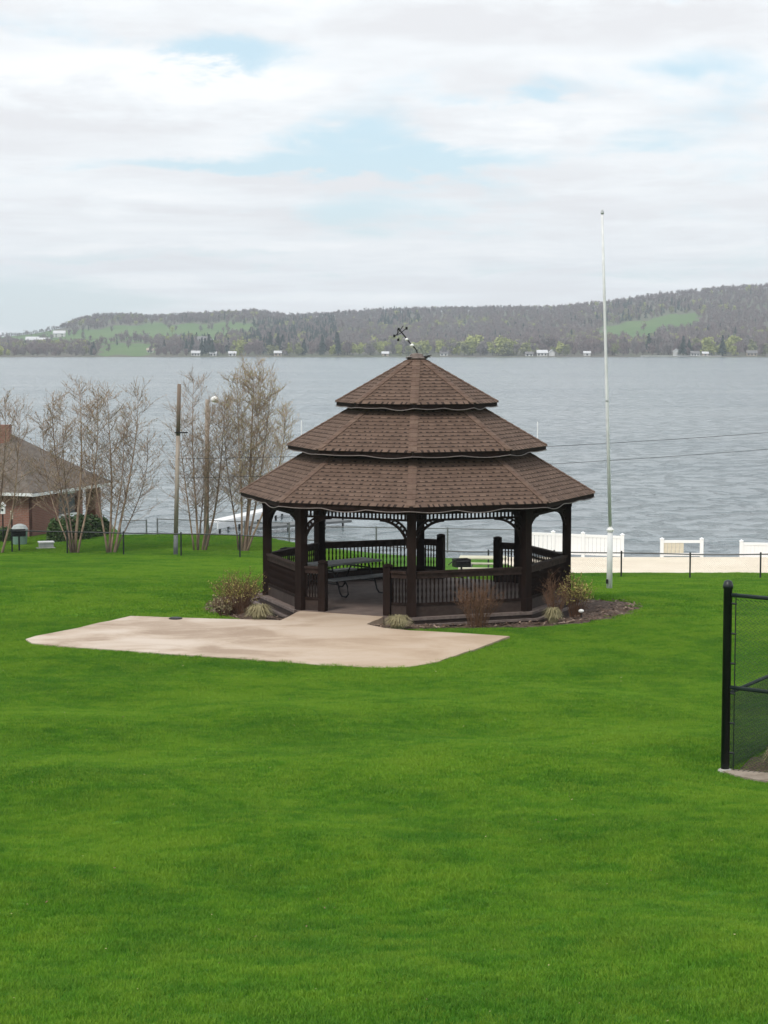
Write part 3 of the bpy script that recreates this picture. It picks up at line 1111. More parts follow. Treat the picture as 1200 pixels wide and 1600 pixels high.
# roof tiers
TIERS = [(4.24, 2.515, 2.72, 3.43), (3.09, 3.64, 1.53, 4.55), (1.92, 4.68, .17, 5.68)]
C8 = math.cos(math.pi / 8)
S8 = math.sin(math.pi / 8)
for ti, (ro, zo, ri, zi) in enumerate(TIERS):
    deck = MB()
    th = .05
    for k in range(8):
        a, b = vtx(ro, k, zo), vtx(ro, k + 1, zo)
        c, e = vtx(ri, k + 1, zi), vtx(ri, k, zi)
        z = Vector((0, 0, -th))
        deck.quad(a, b, c, e)
        deck.quad(e + z, c + z, b + z, a + z)
        deck.quad(a + z, b + z, b, a)
        deck.quad(e, c, c + z, e + z)
    dk = deck.build('roof_tier', M['roof_deck'], gaz)
    # fascia boards
    for k in range(8):
        fb = MB()
        a, b = vtx(ro - .015, k, zo), vtx(ro - .015, k + 1, zo)
        fb.bar(a + Vector((0, 0, -.085)), b + Vector((0, 0, -.085)), .035, .09)
        fb.build('fascia_board', M['wood'], dk)
    # shingle courses
    po, pi_ = ro * C8, ri * C8
    slope = math.hypot(po - pi_, zi - zo)
    rows = max(6, int(round(slope / .138)))
    sh = MB()
    rr = random.Random(100 + ti)
    for k in range(8):
        am = PHI + (k + .5) * math.pi / 4
        em = Vector((math.sin(am), -math.cos(am), 0))
        tm = Vector((math.cos(am), math.sin(am), 0))
        up = (em * (pi_ - po) + Vector((0, 0, zi - zo))).normalized()
        nn = tm.cross(up).normalized()
        if nn.z < 0:
            nn = -nn

        def P3(s, u, lift):
            rad = po + (pi_ - po) * s
            return em * rad + Vector((0, 0, zo + (zi - zo) * s)) + tm * u + nn * lift

        for r in range(rows):
            s0, s1 = r / rows, (r + 1) / rows
            ov = .12 / rows
            sb, st = s0 - (0.028 if r == 0 else 0), min(1.0, s1 + ov)
            wb = (ro + (ri - ro) * s0) * S8 - .02
            wt_ = (ro + (ri - ro) * st) * S8 - .02
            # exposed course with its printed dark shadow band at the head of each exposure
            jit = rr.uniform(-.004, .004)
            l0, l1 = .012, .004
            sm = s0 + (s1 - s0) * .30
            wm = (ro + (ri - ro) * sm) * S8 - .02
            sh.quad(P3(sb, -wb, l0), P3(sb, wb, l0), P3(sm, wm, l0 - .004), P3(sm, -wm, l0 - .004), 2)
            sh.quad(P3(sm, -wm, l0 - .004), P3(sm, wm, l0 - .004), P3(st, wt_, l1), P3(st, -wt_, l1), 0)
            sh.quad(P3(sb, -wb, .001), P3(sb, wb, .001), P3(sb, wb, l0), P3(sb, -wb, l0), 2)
            u = -wb + rr.uniform(0, .05)
            while u < wb - .03:
                w = rr.uniform(.06, .17)
                u1 = min(u + w, wb)
                mi = 0 if rr.random() < .6 else 1
                b0, b1 = sb - .006 / slope + jit, sm + .12 * (s1 - s0)
                l2 = l0 + rr.uniform(.004, .008)
                q = [P3(b0, u, l0 - .001), P3(b0, u1, l0 - .001), P3(b1, u1, l0 - .006), P3(b1, u, l0 - .006),
                     P3(b0, u, l2), P3(b0, u1, l2), P3(b1, u1, l0 + .001), P3(b1, u, l0 + .001)]
                i = len(sh.v)
                sh.v += [tuple(x) for x in q]
                for f in ((4, 5, 6, 7), (0, 1, 5, 4), (3, 0, 4, 7), (1, 2, 6, 5)):
                    sh.face(tuple(i + x for x in f), mi)
                u = u1 + rr.uniform(.025, .085)
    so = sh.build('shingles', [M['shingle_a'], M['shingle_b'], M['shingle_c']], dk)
    kind(so, 'stuff')
    # hip caps: folded pieces running up each corner
    hipL = math.hypot(ro - ri, zi - zo)
    nh = max(5, int(round(hipL / .19)))
    a0 = 0.0
    for j in range(nh):
        s0, s1 = j / nh - (.02 if j == 0 else 0), min(1.0, (j + 1.35) / nh)
        hm = MB()
        hw = .105
        lo, li = .038, .026
        pts = []
        for s, lf in ((s0, lo), (s1, li)):
            rad = ro + (ri - ro) * s
            z = zo + (zi - zo) * s
            p = Vector((0, -rad, z + lf))
            for sg in (-1, 1):
                am = sg * math.pi / 8
                em = Vector((math.sin(am), -math.cos(am), 0))
                tm = Vector((math.cos(am), math.sin(am), 0)) * sg
                q = p + tm * hw * 1.0
                pts.append(q)
            pts.append(p)
        # order: lower left, lower right, lower ridge, upper left, upper right, upper ridge
        ll, lr, lm, ul, ur, um = pts
        dn = Vector((0, 0, -.018))
        hm.quad(ll, lm, um, ul)
        hm.quad(lm, lr, ur, um)
        hm.quad(ll + dn, lm + dn, lm, ll)
        hm.quad(lm + dn, lr + dn, lr, lm)
        hm.quad(ll, ul, ul + dn, ll + dn)
        hm.quad(lr + dn, ur + dn, ur, lr)
        me = hm.mesh('hip_shingle', M['hip'] if j % 3 else M['shingle_b'])
        for k in range(8):
            link('hip_shingle', me, dk, rz=PHI + k * math.pi / 4)

# short collar walls between the tiers
for r, z0, z1 in ((2.70, 3.30, 3.66), (1.56, 4.45, 4.74)):
    mb = MB()
    ring_prism(mb, r, z0, z1)
    mb.build('collar_wall', M['wood'], gaz)
# ceiling under the lowest tier, seen from the lawn as darkness under the roof
mb = MB()
ring_prism(mb, 2.74, 3.20, 3.24)
mb.build('ceiling', M['roof_deck'], gaz)
# cap at the peak: slightly tilted plate
mb = MB()
mb.lathe([(.15, 5.66), (.27, 5.70), (.24, 5.73), (.17, 5.75), (.14, 5.80), (.06, 5.82)], n=8)
mb.build('roof_cap', M['trim_wood'], gaz)
mb = MB()
mb.bar((-.24, -.05, 5.715), (.30, .02, 5.735), .34, .025)
mb.bar((.16, -.02, 5.735), (.34, .02, 5.775), .10, .02)
mb.build('cap_flashing', M['iron'], gaz)

# bent weathervane leaning left on the peak
vane = MB()
b0 = Vector((0.0, 0, 5.78))
pts = [b0 + Vector(p) for p in ((.02, 0, 0), (0, 0, .10), (-.05, 0, .17), (-.16, 0, .28), (-.30, 0, .46), (-.40, 0, .58))]
vane.tube(pts, .017, 6)
vo = vane.build('weathervane', M['iron'], gaz)
for q, rr_ in (((-.115, 0, .225), .044), ((-.24, 0, .365), .038)):
    b = MB()
    c = b0 + Vector(q)
    b.lathe([(rr_ * math.sin(math.pi * k / 6) + .002, -rr_ * math.cos(math.pi * k / 6)) for k in range(7)], c, 10)
    b.build('ball', M['white_glass'], vo, smooth=True)
ax = (pts[-1] - pts[-2]).normalized()
c = pts[-1]
ar = MB()
c = pts[-1]
ar.tube([c + Vector((.08, 0, .11)), c + Vector((-.08, 0, -.10))], .010, 5)
ar.tube([c + Vector((-.13, .06, -.13)), c + Vector((.01, -.03, -.07)), c + Vector((.15, -.08, .05))], .009, 5)
ar.tube([c + Vector((-.04, .18, -.21)), c + Vector((-.06, -.18, .02))], .009, 5)
for p in ((-.135, .06, -.13), (.155, -.08, .05), (-.04, .18, -.22), (-.03, 0, .03)):
    ar.box(c + Vector(p), (.05, .02, .065), .4)
ar.build('direction_arms', M['iron'], vo)
nd_ = MB()
nd_.tube([c + Vector((-.05, 0, -.2)), c + Vector((-.03, 0, .22))], [.008, .004], 5)
nd_.build('vane_needle', M['galv'], vo)

# rope lights scalloped under the eaves
for ti, (ro, zo, ri, zi) in enumerate(TIERS):
    rp = MB()
    per = (3, 2, 2)[ti]
    rad = ro + .018
    pts = []
    rg = random.Random(ti + 40)
    for k in range(8):
        a, b = vtx(rad, k, zo - .105), vtx(rad, k + 1, zo - .105)
        m_ = 8 * per
        for j in range(m_):
            s = j / m_
            ph = (s * per) % 1.0
            dip = 4 * ph * (1 - ph) * (.06 if ti == 0 else .045) * (0.8 + .5 * math.sin(k * 1.7 + int(s * per) * 2.1))
            pts.append(a + (b - a) * s + Vector((0, 0, -max(dip, .01))))
    pts.append(pts[0])
    rp.tube(pts, .011, 5, 0, False)
    o = rp.build('rope_light', M['rope'], smooth=True, loc=(GX, GY, 0))
    tag(o, ('grey rope light scalloped under the lowest and widest eave', 'grey rope light under the middle roof eave', 'grey rope light under the smallest top eave')[ti], 'rope light')

# ------------------------------------------------------------------ paved pad and path
pad_px = [(205, 965), (120, 984), (55, 997), (40, 1002), (50, 1008), (120, 1015), (250, 1024), (380, 1033), (500, 1043), (590, 1047.5), (640, 1046), (684, 1038),
          (740, 1018), (797, 997), (720, 992), (640, 988), (600, 984)]
pad_xy = []
for p in pad_px:
    d = 2940 * 6.02 / (p[1] - 540)
    v = at(p[0], p[1], d)
    pad_xy.append((v.x, v.y))


def resample(poly, step, jitter=0.0, rg=random.Random(3)):
    out = []
    n = len(poly)
    for i in range(n):
        a, b = Vector(poly[i]), Vector(poly[(i + 1) % n])
        m_ = max(1, int((b - a).length / step))
        for j in range(m_):
            p = a + (b - a) * (j / m_)
            out.append((p.x + rg.uniform(-jitter, jitter), p.y + rg.uniform(-jitter, jitter)))
    return out


A_, B_ = vtx(3.72, 7), vtx(3.72, 0)
e0 = A_ + (B_ - A_) * .03 + Vector((GX, GY, 0))
e1 = A_ + (B_ - A_) * .76 + Vector((GX, GY, 0))
pad_xy += [(at(572, 978, 40.4).x, 40.4), (at(580, 972, 40.8).x, 40.75), (e1.x, e1.y - .05), (e1.x - .02, e1.y + .12), (e0.x + .02, e0.y + .12), (e0.x - .1, e0.y - .25), (at(440, 971, 41.0).x, 41.0), (at(330, 969, 41.3).x, 41.25)]
pad_out = resample(pad_xy, .35, .025)
mb = MB()
top = [(x, y, -.012) for x, y in pad_out]
bot = [(x, y, -.30) for x, y in pad_out]
mb.poly(top)
for i in range(len(top)):
    j = (i + 1) % len(top)
    mb.quad(bot[i], top[i], top[j], bot[j])
kind(mb.build('paved_pad', M['pad']), 'structure')

PADP = pad_out
bed_ang = np.linspace(0, 2 * math.pi, 97)[:-1]


def bed_r(a):
    """outline radius of the planting bed about the gazebo, a = angle from +X"""
    c, s = math.cos(a), math.sin(a)
    r = 4.75
    r += .70 * max(0, c) ** 3 * (1 if s < .3 else .2)      # right lobe
    r += .55 * max(0, math.cos(a - R(205))) ** 4           # left lobe
    r += .20 * max(0, -s) ** 2 + .10 * math.sin(5 * a) + .06 * math.sin(11 * a + 1)
    return r


bv, bq = [], []
RR = [3.55, 3.9, 4.2, 4.5, .93, 1.0]
for ri_, rr_ in enumerate(RR):
    for a in bed_ang:
        r = rr_ if rr_ > 1.5 else bed_r(a) * rr_
        x, y = GX + r * math.cos(a), GY + r * math.sin(a)
        z = gz(x, y) + (.04 + .03 * math.sin(a * 23 + r * 7) if ri_ < 5 else .006) - (.13 if ri_ < 2 else .07 if ri_ == 2 else 0)
        bv.append((x, y, max(z, -.40 if ri_ == 0 else -9)))
nb = len(bed_ang)
for i in range(len(RR) - 1):
    for j in range(nb):
        k = (j + 1) % nb
        bq.append((i * nb + j, (i + 1) * nb + j, (i + 1) * nb + k, i * nb + k))
kind(link('mulch_bed', np_mesh('mulch_bed', np.array(bv), np.array(bq), M['mulch'], smooth=True)), 'structure')


def pt_in(x, y, poly):
    return inside(np.asarray(x), np.asarray(y), poly)


# bark chips strewn on the bed
mb = MB()
rg = random.Random(21)
for _ in range(2600):
    a = rg.random() * 2 * math.pi
    r = rg.uniform(4.05, bed_r(a) * .99)
    x, y = GX + r * math.cos(a), GY + r * math.sin(a)
    z = gz(x, y) + .06 - (.08 if r < 4.3 else 0)
    s = rg.uniform(.02, .055)
    t = rg.random() * 6.28
    u = Vector((math.cos(t), math.sin(t), rg.uniform(-.4, .4))) * s
    w = Vector((-math.sin(t), math.cos(t), rg.uniform(-.4, .4))) * s * .4
    c = Vector((x, y, z))
    mb.quad(c - u - w, c + u - w, c + u + w, c - u + w, rg.choice((0, 0, 1)))
m_chip_a = mat('bark_chip', (.06, .036, .024), (.12, .075, .05), .9, 20)
m_chip_b = mat('pale_bark_chip', (.20, .14, .105), (.30, .23, .18), .9, 20)
kind(mb.build('mulch_chips', [m_chip_a, m_chip_b]), 'stuff')


# ------------------------------------------------------------------ grass blades, as tufts scattered with geometry nodes
def tuft_mesh(name, size, n, hmin, hmax, w, seed):
    gg = np.random.default_rng(seed)
    p = np.zeros((n, 3))
    p[:, :2] = gg.uniform(-size / 2, size / 2, (n, 2))
    an = gg.random(n) * 2 * np.pi
    h = gg.uniform(hmin, hmax, n)
    lean = gg.uniform(.1, .75, n)
    la = gg.random(n) * 2 * np.pi
    s = np.stack([np.cos(an), np.sin(an), 0 * an], -1) * (w / 2)
    ld = np.stack([np.cos(la) * lean * h, np.sin(la) * lean * h, 0 * la], -1)
    up = np.stack([0 * h, 0 * h, h], -1)
    m1 = p + ld * .35 + up * .6
    tp = p + ld + up * (1.0 - .25 * lean)[:, None]
    V = np.stack([p - s, p + s, m1 + s * .8, m1 - s * .8, tp], 1).reshape(-1, 3)
    base = np.arange(n)[:, None] * 5
    tri = np.concatenate([base + np.array([[0, 1, 2]]), base + np.array([[0, 2, 3]]), base + np.array([[3, 2, 4]])], 0)
    me = np_mesh(name, V, tri, M['blade'])
    at_ = me.attributes.new('tip', 'FLOAT', 'POINT')
    at_.data.foreach_set('value', np.tile(np.array([0, 0, .5, .5, 1], dtype=np.float32), n) * np.repeat(gg.random(n).astype(np.float32), 5))
    return me


def scatter(name, pts, rot, scl, meshes):
    """One object: a cloud of points that carries tuft meshes."""
    me = bpy.data.meshes.new(name)
    me.vertices.add(len(pts))
    me.vertices.foreach_set('co', np.asarray(pts, dtype=np.float32).ravel())
    a = me.attributes.new('rot', 'FLOAT_VECTOR', 'POINT')
    a.data.foreach_set('vector', np.asarray(rot, dtype=np.float32).ravel())
    a = me.attributes.new('scl', 'FLOAT', 'POINT')
    a.data.foreach_set('value', np.asarray(scl, dtype=np.float32))
    a = me.attributes.new('pick', 'INT', 'POINT')
    a.data.foreach_set('value', nrg.integers(0, len(meshes), len(pts)).astype(np.int32))
    o = bpy.data.objects.new(name, me)
    COL.objects.link(o)
    ng = bpy.data.node_groups.new(name, 'GeometryNodeTree')
    ng.interface.new_socket('Geometry', in_out='INPUT', socket_type='NodeSocketGeometry')
    ng.interface.new_socket('Geometry', in_out='OUTPUT', socket_type='NodeSocketGeometry')
    gi, go = ng.nodes.new('NodeGroupInput'), ng.nodes.new('NodeGroupOutput')
    inst = ng.nodes.new('GeometryNodeInstanceOnPoints')
    g2i = ng.nodes.new('GeometryNodeGeometryToInstance')
    for m_ in meshes[::-1]:
        po_ = bpy.data.objects.new(m_.name, m_)
        oi = ng.nodes.new('GeometryNodeObjectInfo')
        oi.inputs['Object'].default_value = po_
        ng.links.new(oi.outputs['Geometry'], g2i.inputs[0])

    def attr(nm, ty):
        nd = ng.nodes.new('GeometryNodeInputNamedAttribute')
        nd.data_type = ty
        nd.inputs['Name'].default_value = nm
        return [s for s in nd.outputs if s.enabled and s.name == 'Attribute'][0]
    m2p = ng.nodes.new('GeometryNodeMeshToPoints')
    ng.links.new(gi.outputs[0], m2p.inputs[0])
    ng.links.new(m2p.outputs[0], inst.inputs['Points'])
    ng.links.new(g2i.outputs[0], inst.inputs['Instance'])
    inst.inputs['Pick Instance'].default_value = True
    ng.links.new(attr('pick', 'INT'), inst.inputs['Instance Index'])
    ng.links.new(attr('rot', 'FLOAT_VECTOR'), inst.inputs['Rotation'])
    ng.links.new(attr('scl', 'FLOAT'), inst.inputs['Scale'])
    ng.links.new(inst.outputs[0], go.inputs[0])
    md = o.modifiers.new('scatter', 'NODES')
    md.node_group = ng
    return kind(o, 'stuff')


def grass_points(y0, y1, step, margin):
    P = []
    for y in np.arange(y0, y1, step):
        hw = .2041 * y + margin
        for x in np.arange(-hw, hw, step):
            P.append((x, y))
    P = np.array(P)
    P += nrg.uniform(-step * .5, step * .5, P.shape) * .7
    rel = np.hypot(P[:, 0] - GX, P[:, 1] - GY)
    ang = np.arctan2(P[:, 1] - GY, P[:, 0] - GX)
    br = np.array([bed_r(a) for a in ang])
    keep = (rel > br + .02) & ~pt_in(P[:, 0], P[:, 1], PADP)
    P = P[keep]
    e = .15
    z = ground(P[:, 0], P[:, 1])
    dzx = (ground(P[:, 0] + e, P[:, 1]) - ground(P[:, 0] - e, P[:, 1])) / (2 * e)
    dzy = (ground(P[:, 0], P[:, 1] + e) - ground(P[:, 0], P[:, 1] - e)) / (2 * e)
    rots = []
    for a, b in zip(dzx, dzy):
        n = Vector((-a, -b, 1)).normalized()
        q = n.to_track_quat('Z', 'Y') if False else Vector((0, 0, 1)).rotation_difference(n)
        spin = Euler((0, 0, rnd.random() * 6.283)).to_quaternion()
        rots.append(tuple((q @ spin).to_euler()))
    return np.column_stack([P, z - .003]), np.array(rots)


near = [tuft_mesh('turf_tuft', .30, 620, .018, .048, .0042, 60 + k) for k in range(5)]
mid = [tuft_mesh('turf_tuft_mid', .42, 620, .020, .050, .0075, 70 + k) for k in range(4)]
far = [tuft_mesh('turf_tuft_far', .80, 700, .025, .055, .016, 80 + k) for k in range(4)]
P, Rr = grass_points(7.6, 20, .20, 5.0)
scatter('near_lawn_grass', P, Rr, nrg.uniform(.8, 1.25, len(P)), near)
P, Rr = grass_points(20, 42, .24, 5.0)
scatter('middle_lawn_grass', P, Rr, nrg.uniform(.8, 1.2, len(P)), mid)
P, Rr = grass_points(42, 82, .48, 5.0)
onland = (P[:, 2] > -2.35) & ~((P[:, 0] > 5.0) & (P[:, 1] > 68.9))
scatter('far_lawn_grass', P[onland], Rr[onland], nrg.uniform(.8, 1.2, int(onland.sum())), far)
# longer fringe leaning over the pad's edge
fr_p, fr_r = [], []
n = len(PADP)
for i in range(n):
    x, y = PADP[i]
    x2, y2 = PADP[(i + 1) % n]
    if y > 40.0:
        continue
    for s in (0, .33, .66):
        fr_p.append((x + (x2 - x) * s, y + (y2 - y) * s, gz(x, y) - .02))
        fr_r.append((0, 0, rnd.random() * 6.28))
edge = [tuft_mesh('edge_tuft', .13, 60, .03, .085, .008, 95 + k) for k in range(3)]
scatter('pad_edge_grass', np.array(fr_p), np.array(fr_r), nrg.uniform(.7, 1.3, len(fr_p)), edge)


fl = MB()
rg = random.Random(77)
for _ in range(260):
    y = 9 + 27 * rg.random() ** 1.3
    x = rg.uniform(-1, 1) * (.2041 * y + 1.5)
    if pt_in([x], [y], PADP)[0]:
        continue
    z = gz(x, y) + rg.uniform(.025, .045)
    a = rg.random() * 6.28
    sz = rg.uniform(.004, .010) * (1 + y / 40)
    u = Vector((math.cos(a), math.sin(a), rg.uniform(-.5, .5))) * sz
    w = Vector((-math.sin(a), math.cos(a), rg.uniform(-.5, .5))) * sz * .6
    c = Vector((x, y, z))
    fl.quad(c - u, c - w, c + u, c + w, 0 if rg.random() < .6 else 1)
M['fleck_a'] = mat('dry_leaf_fleck', (.26, .26, .10), (.36, .35, .16), .9, 20)
M['fleck_b'] = mat('brown_leaf_fleck', (.14, .09, .05), (.22, .15, .09), .9, 20)
kind(fl.build('lawn_litter', [M['fleck_a'], M['fleck_b']]), 'stuff')


# ------------------------------------------------------------------ shrubs and grass clumps in the bed
def shrub(name, lab, loc, w, h, nstem, stem_m, leaf_m, nleaf, seed, spread=1.0, leaf=.03):
    rg = random.Random(seed)
    o = thing(name, lab, 'shrub', loc)
    st = MB()
    lf = MB()
    for i in range(nstem):
        a = rg.random() * 6.283
        r0 = w * .16 * rg.random()
        hh = h * rg.uniform(.55, 1.05)
        rr_ = w * .5 * math.sqrt(rg.random()) * spread
        p0 = Vector((r0 * math.cos(a), r0 * math.sin(a), -.05))
        p3 = Vector((rr_ * math.cos(a), rr_ * math.sin(a), hh * (1 - .25 * (rr_ / (w * .5)) ** 2)))
        p1 = p0.lerp(p3, .4) + Vector((rg.uniform(-.05, .05), rg.uniform(-.05, .05), hh * .12))
        p2 = p0.lerp(p3, .75) + Vector((rg.uniform(-.05, .05), rg.uniform(-.05, .05), hh * .08))
        st.tube([p0, p1, p2, p3], [.006, .005, .004, .003], 3, 0, False)
        for j in range(4):
            b = p1.lerp(p3, rg.random())
            e = b + Vector((rg.gauss(0, .10), rg.gauss(0, .10), rg.uniform(.04, .22)))
            st.tube([b, e], [.003, .002], 3, 0, False)
            for q in range(nleaf):
                c = b.lerp(e, rg.random()) + Vector((rg.gauss(0, .02), rg.gauss(0, .02), rg.gauss(0, .02)))
                u = Vector((rg.gauss(0, 1), rg.gauss(0, 1), rg.gauss(.4, 1))).normalized() * leaf * rg.uniform(.6, 1.2)
                v = u.orthogonal().normalized() * leaf * .45
                lf.quad(c - u - v * .3, c + v, c + u, c - v)
    st.build('stems', stem_m, o)
    if nleaf:
        lf.build('leaves', leaf_m, o)
    return o


def grass_clump(lab, loc, w, h, n, seed, m=None):
    rg = random.Random(seed)
    mb = MB()
    for i in range(n):
        a = rg.random() * 6.283
        r0 = .18 * w * rg.random()
        r1 = w * .5 * rg.uniform(.3, 1.05)
        hh = h * rg.uniform(.5, 1.0)
        d = Vector((math.cos(a), math.sin(a), 0))
        s = Vector((-math.sin(a), math.cos(a), 0)) * .006
        p0 = d * r0 + Vector((0, 0, -.04))
        p1 = d * (r0 + (r1 - r0) * .45) + Vector((0, 0, hh))
        p2 = d * r1 + Vector((0, 0, hh * rg.uniform(.35, .85)))
        mb.quad(p0 - s, p0 + s, p1 + s, p1 - s)
        mb.quad(p1 - s, p1 + s, p2 + s * .3, p2 - s * .3)
    o = mb.build('grass_clump', m or M['dry_grass'], loc=loc)
    return tag(o, lab, 'ornamental grass', 'dry grass clumps in the bed')


def on_ground(px, py, d, dz_=0.0):
    v = at(px, py, d)
    return (v.x, d, gz(v.x, d) + dz_)


shrub('leafing_shrub', 'yellow green leafing shrub at the left side of the gazebo', on_ground(372, 955, 42.6, .04), 1.35, .95, 130, M['red_twig'], M['green_twig'], 2, 1, 1.0, .022)
shrub('leafing_shrub', 'sparse yellow green shrub at the right side of the gazebo', on_ground(898, 948, 43.0, .03), .85, 1.0, 60, M['red_twig'], M['green_twig'], 3, 2)
shrub('bare_shrub', 'reddish bare shrub before the front right railing', on_ground(745, 978, 40.55, .04), 1.25, 1.05, 90, M['red_twig'], M['red_twig'], 1, 3, 1.0, .018)
shrub('bare_shrub', 'reddish bare shrub by the right end gazebo post', on_ground(868, 962, 42.0, .04), .75, 1.0, 50, M['red_twig'], M['red_twig'], 1, 4, 1.0, .018)
shrub('low_shrub', 'low brown twiggy shrub at the left end of the mulch bed', on_ground(350, 962, 42.4, .04), .6, .35, 40, M['red_twig'], M['dry_grass'], 2, 5)
grass_clump('dry tan grass clump left of the entry, under the leafing shrub', on_ground(405, 973, 41.35, .04), .75, .36, 800, 11)
grass_clump('dry tan grass clump right of the entry path corner', on_ground(622, 985, 40.0, .04), .72, .30, 800, 12)
grass_clump('dry tan grass clump near the right front post', on_ground(864, 973, 41.3, .04), .55, .34, 500, 13)
# small path light
o = thing('path_light', 'small white path light in the mulch right of the gazebo', 'garden light', on_ground(908, 962, 42.6, .03))
mb = MB()
mb.lathe([(.012, -.1), (.012, .10)], n=6)
mb.build('stake', M['iron'], o)
mb = MB()
mb.lathe([(.03, .10), (.06, .12), (.065, .15), (.04, .17), (.01, .18)], n=10)
mb.build('cap', M['white_glass'], o)
# flat drain plate on the pad edge
mb = MB()
v = at(275, 968, 41.3)
mb.lathe([(.15, -.01), (.15, .02), (.10, .035)], (0, 0, 0), 10)
tag(mb.build('drain_cover', M['iron'], loc=(v.x, 41.2, -.012)), 'small dark drain cover at the far edge of the pad', 'drain cover')


# ------------------------------------------------------------------ picnic tables
def picnic_table(lab, loc, rz, L, plank_m, frame_m, pipe=True):
    o = thing('picnic_table', lab, 'picnic table', loc, rz)
    pk = MB()
    pk.box((0, 0, 0), (L, .225, .045))
    pme = pk.mesh('plank', plank_m)
    for k in range(3):
        link('plank', pme, o, loc=(0, -.24 + .24 * k, .745))
    bk = MB()
    bk.box((0, 0, 0), (L, .26, .045))
    bme = bk.mesh('bench', plank_m)
    for s in (-1, 1):
        link('bench', bme, o, loc=(0, s * .72, .445))
    for s in (-1, 1):
        f = MB()
        x = s * L * .30
        r = .021
        if pipe:
            for e in (-1, 1):
                pts = [(x, e * .30, .72), (x, e * .36, .60), (x, e * .55, .30), (x, e * .62, .10), (x, e * .70, .03), (x, e * .86, .03), (x, e * .93, .10), (x, e * .90, .30), (x, e * .80, .40), (x, e * .60, .415)]
                f.tube(pts, r, 6)
            f.tube([(x, -.36, .60), (x, .36, .60)], r, 6)
            f.tube([(x, -.55, .30), (x, .55, .30)], r, 6)
            f.tube([(x, 0, .60), (0, 0, .70)], .014, 5)
        else:
            for e in (-1, 1):
                f.bar((x, e * .70, .02), (x, e * .25, .72), .09, .045)
            f.bar((x + .05, -.85, .40), (x + .05, .85, .40), .045, .09)
            f.bar((x + .05, -.36, .70), (x + .05, .36, .70), .045, .06)
        f.build('frame', frame_m, o)
    return o


picnic_table('grey plank picnic table on pipe legs inside the gazebo', (-1.02, 45.5, .006), R(41), 1.95, M['table_grey'], M['iron'])
v = at(755, 882, 63.5)
picnic_table('pale wooden picnic table on the lawn behind the gazebo', (v.x, 63.5, gz(v.x, 63.5)), R(-6), 1.6, M['table_wood'], M['table_grey'], False)


def grill(lab, loc, rz, h=.95):
    o = thing('pedestal_grill', lab, 'grill', loc, rz)
    p = MB()
    p.lathe([(.035, -.1), (.035, h - .22)], n=8)
    p.build('post', M['iron'], o)
    b = MB()
    w, d, t = .50, .38, .02
    z0, z1 = h - .22, h
    b.box((0, 0, z0 + .01), (w, d, t))
    for s in (-1, 1):
        b.box((s * w / 2, 0, (z0 + z1) / 2 + .02), (t, d, z1 - z0 + .04))
    b.box((0, d / 2, (z0 + z1) / 2 + .02), (w, t, z1 - z0 + .04))
    b.box((0, -d / 2, z0 + .06), (w, t, .12))
    b.build('firebox', M['iron'], o)
    gr = MB()
    for k in range(9):
        gr.bar((-w / 2 + .03 + k * .055, -d / 2 - .06, z1 - .03), (-w / 2 + .03 + k * .055, d / 2 - .02, z1 - .03), .012, .012)
    gr.bar((-.20, -d / 2 - .06, z1 - .03), (.20, -d / 2 - .06, z1 - .03), .02, .02)
    gr.build('grate', M['iron'], o)
    hd = MB()
    hd.tube([(-w / 2 - .01, -.05, z1), (-w / 2 - .14, -.10, z1 - .06), (-w / 2 - .24, -.10, z1 - .14)], .018, 5)
    hd.build('handle', M['iron'], o)
    return o


v = at(721, 884, 61.5)
grill('black pedestal grill seen through the rear gazebo opening', (v.x, 61.5, gz(v.x, 61.5)), .3, .66)
v = at(452, 872, 66.0)
grill('black pedestal grill on the lawn just left of the gazebo', (v.x, 66.0, gz(v.x, 66.0)), -.4, .62)
v = at(30, 850, 74.0)
grill('black pedestal grill before the green bin by the brick house', (v.x, 74.0, gz(v.x, 74.0)), .2, .82)


# ------------------------------------------------------------------ low black fence across the lawn
def chain_wires(mb, a, b, z0f, h, step, r):
    """criss-cross wires over a straight run"""
    a, b = Vector(a), Vector(b)
    L = (b - a).length
    d = (b - a) / L
    n = int(L / step)
    for k in range(-int(h / step), n):
        for s in (1, -1):
            u0, u1 = k * step, k * step + h
            t0 = max(0, -u0) / h
            t1 = min(1, (L - u0) / h)
            if t1 <= t0:
                continue
            p = a + d * (u0 + t0 * h)
            q = a + d * (u0 + t1 * h)
            zz0 = t0 * h if s == 1 else h - t0 * h
            zz1 = t1 * h if s == 1 else h - t1 * h
            P_, Q_ = Vector((p.x, p.y, z0f(p) + zz0)), Vector((q.x, q.y, z0f(q) + zz1))
            mb.tube([P_, Q_], r, 3, 0, False)


fa = Vector((-24.0, 76.7, 0))
fdir = Vector((1, -.335, 0)).normalized()
anchor = at(1078, 900, 65.0)
low = thing('chain_link_fence', 'low black chain link fence crossing the whole lawn behind the gazebo', 'fence', (anchor.x, 65.0, gz(anchor.x, 65.0)))
o0 = Vector((anchor.x, 65.0, 0))


def fpos(s):
    p = o0 + fdir * s
    return Vector((p.x, p.y, gz(p.x, p.y)))


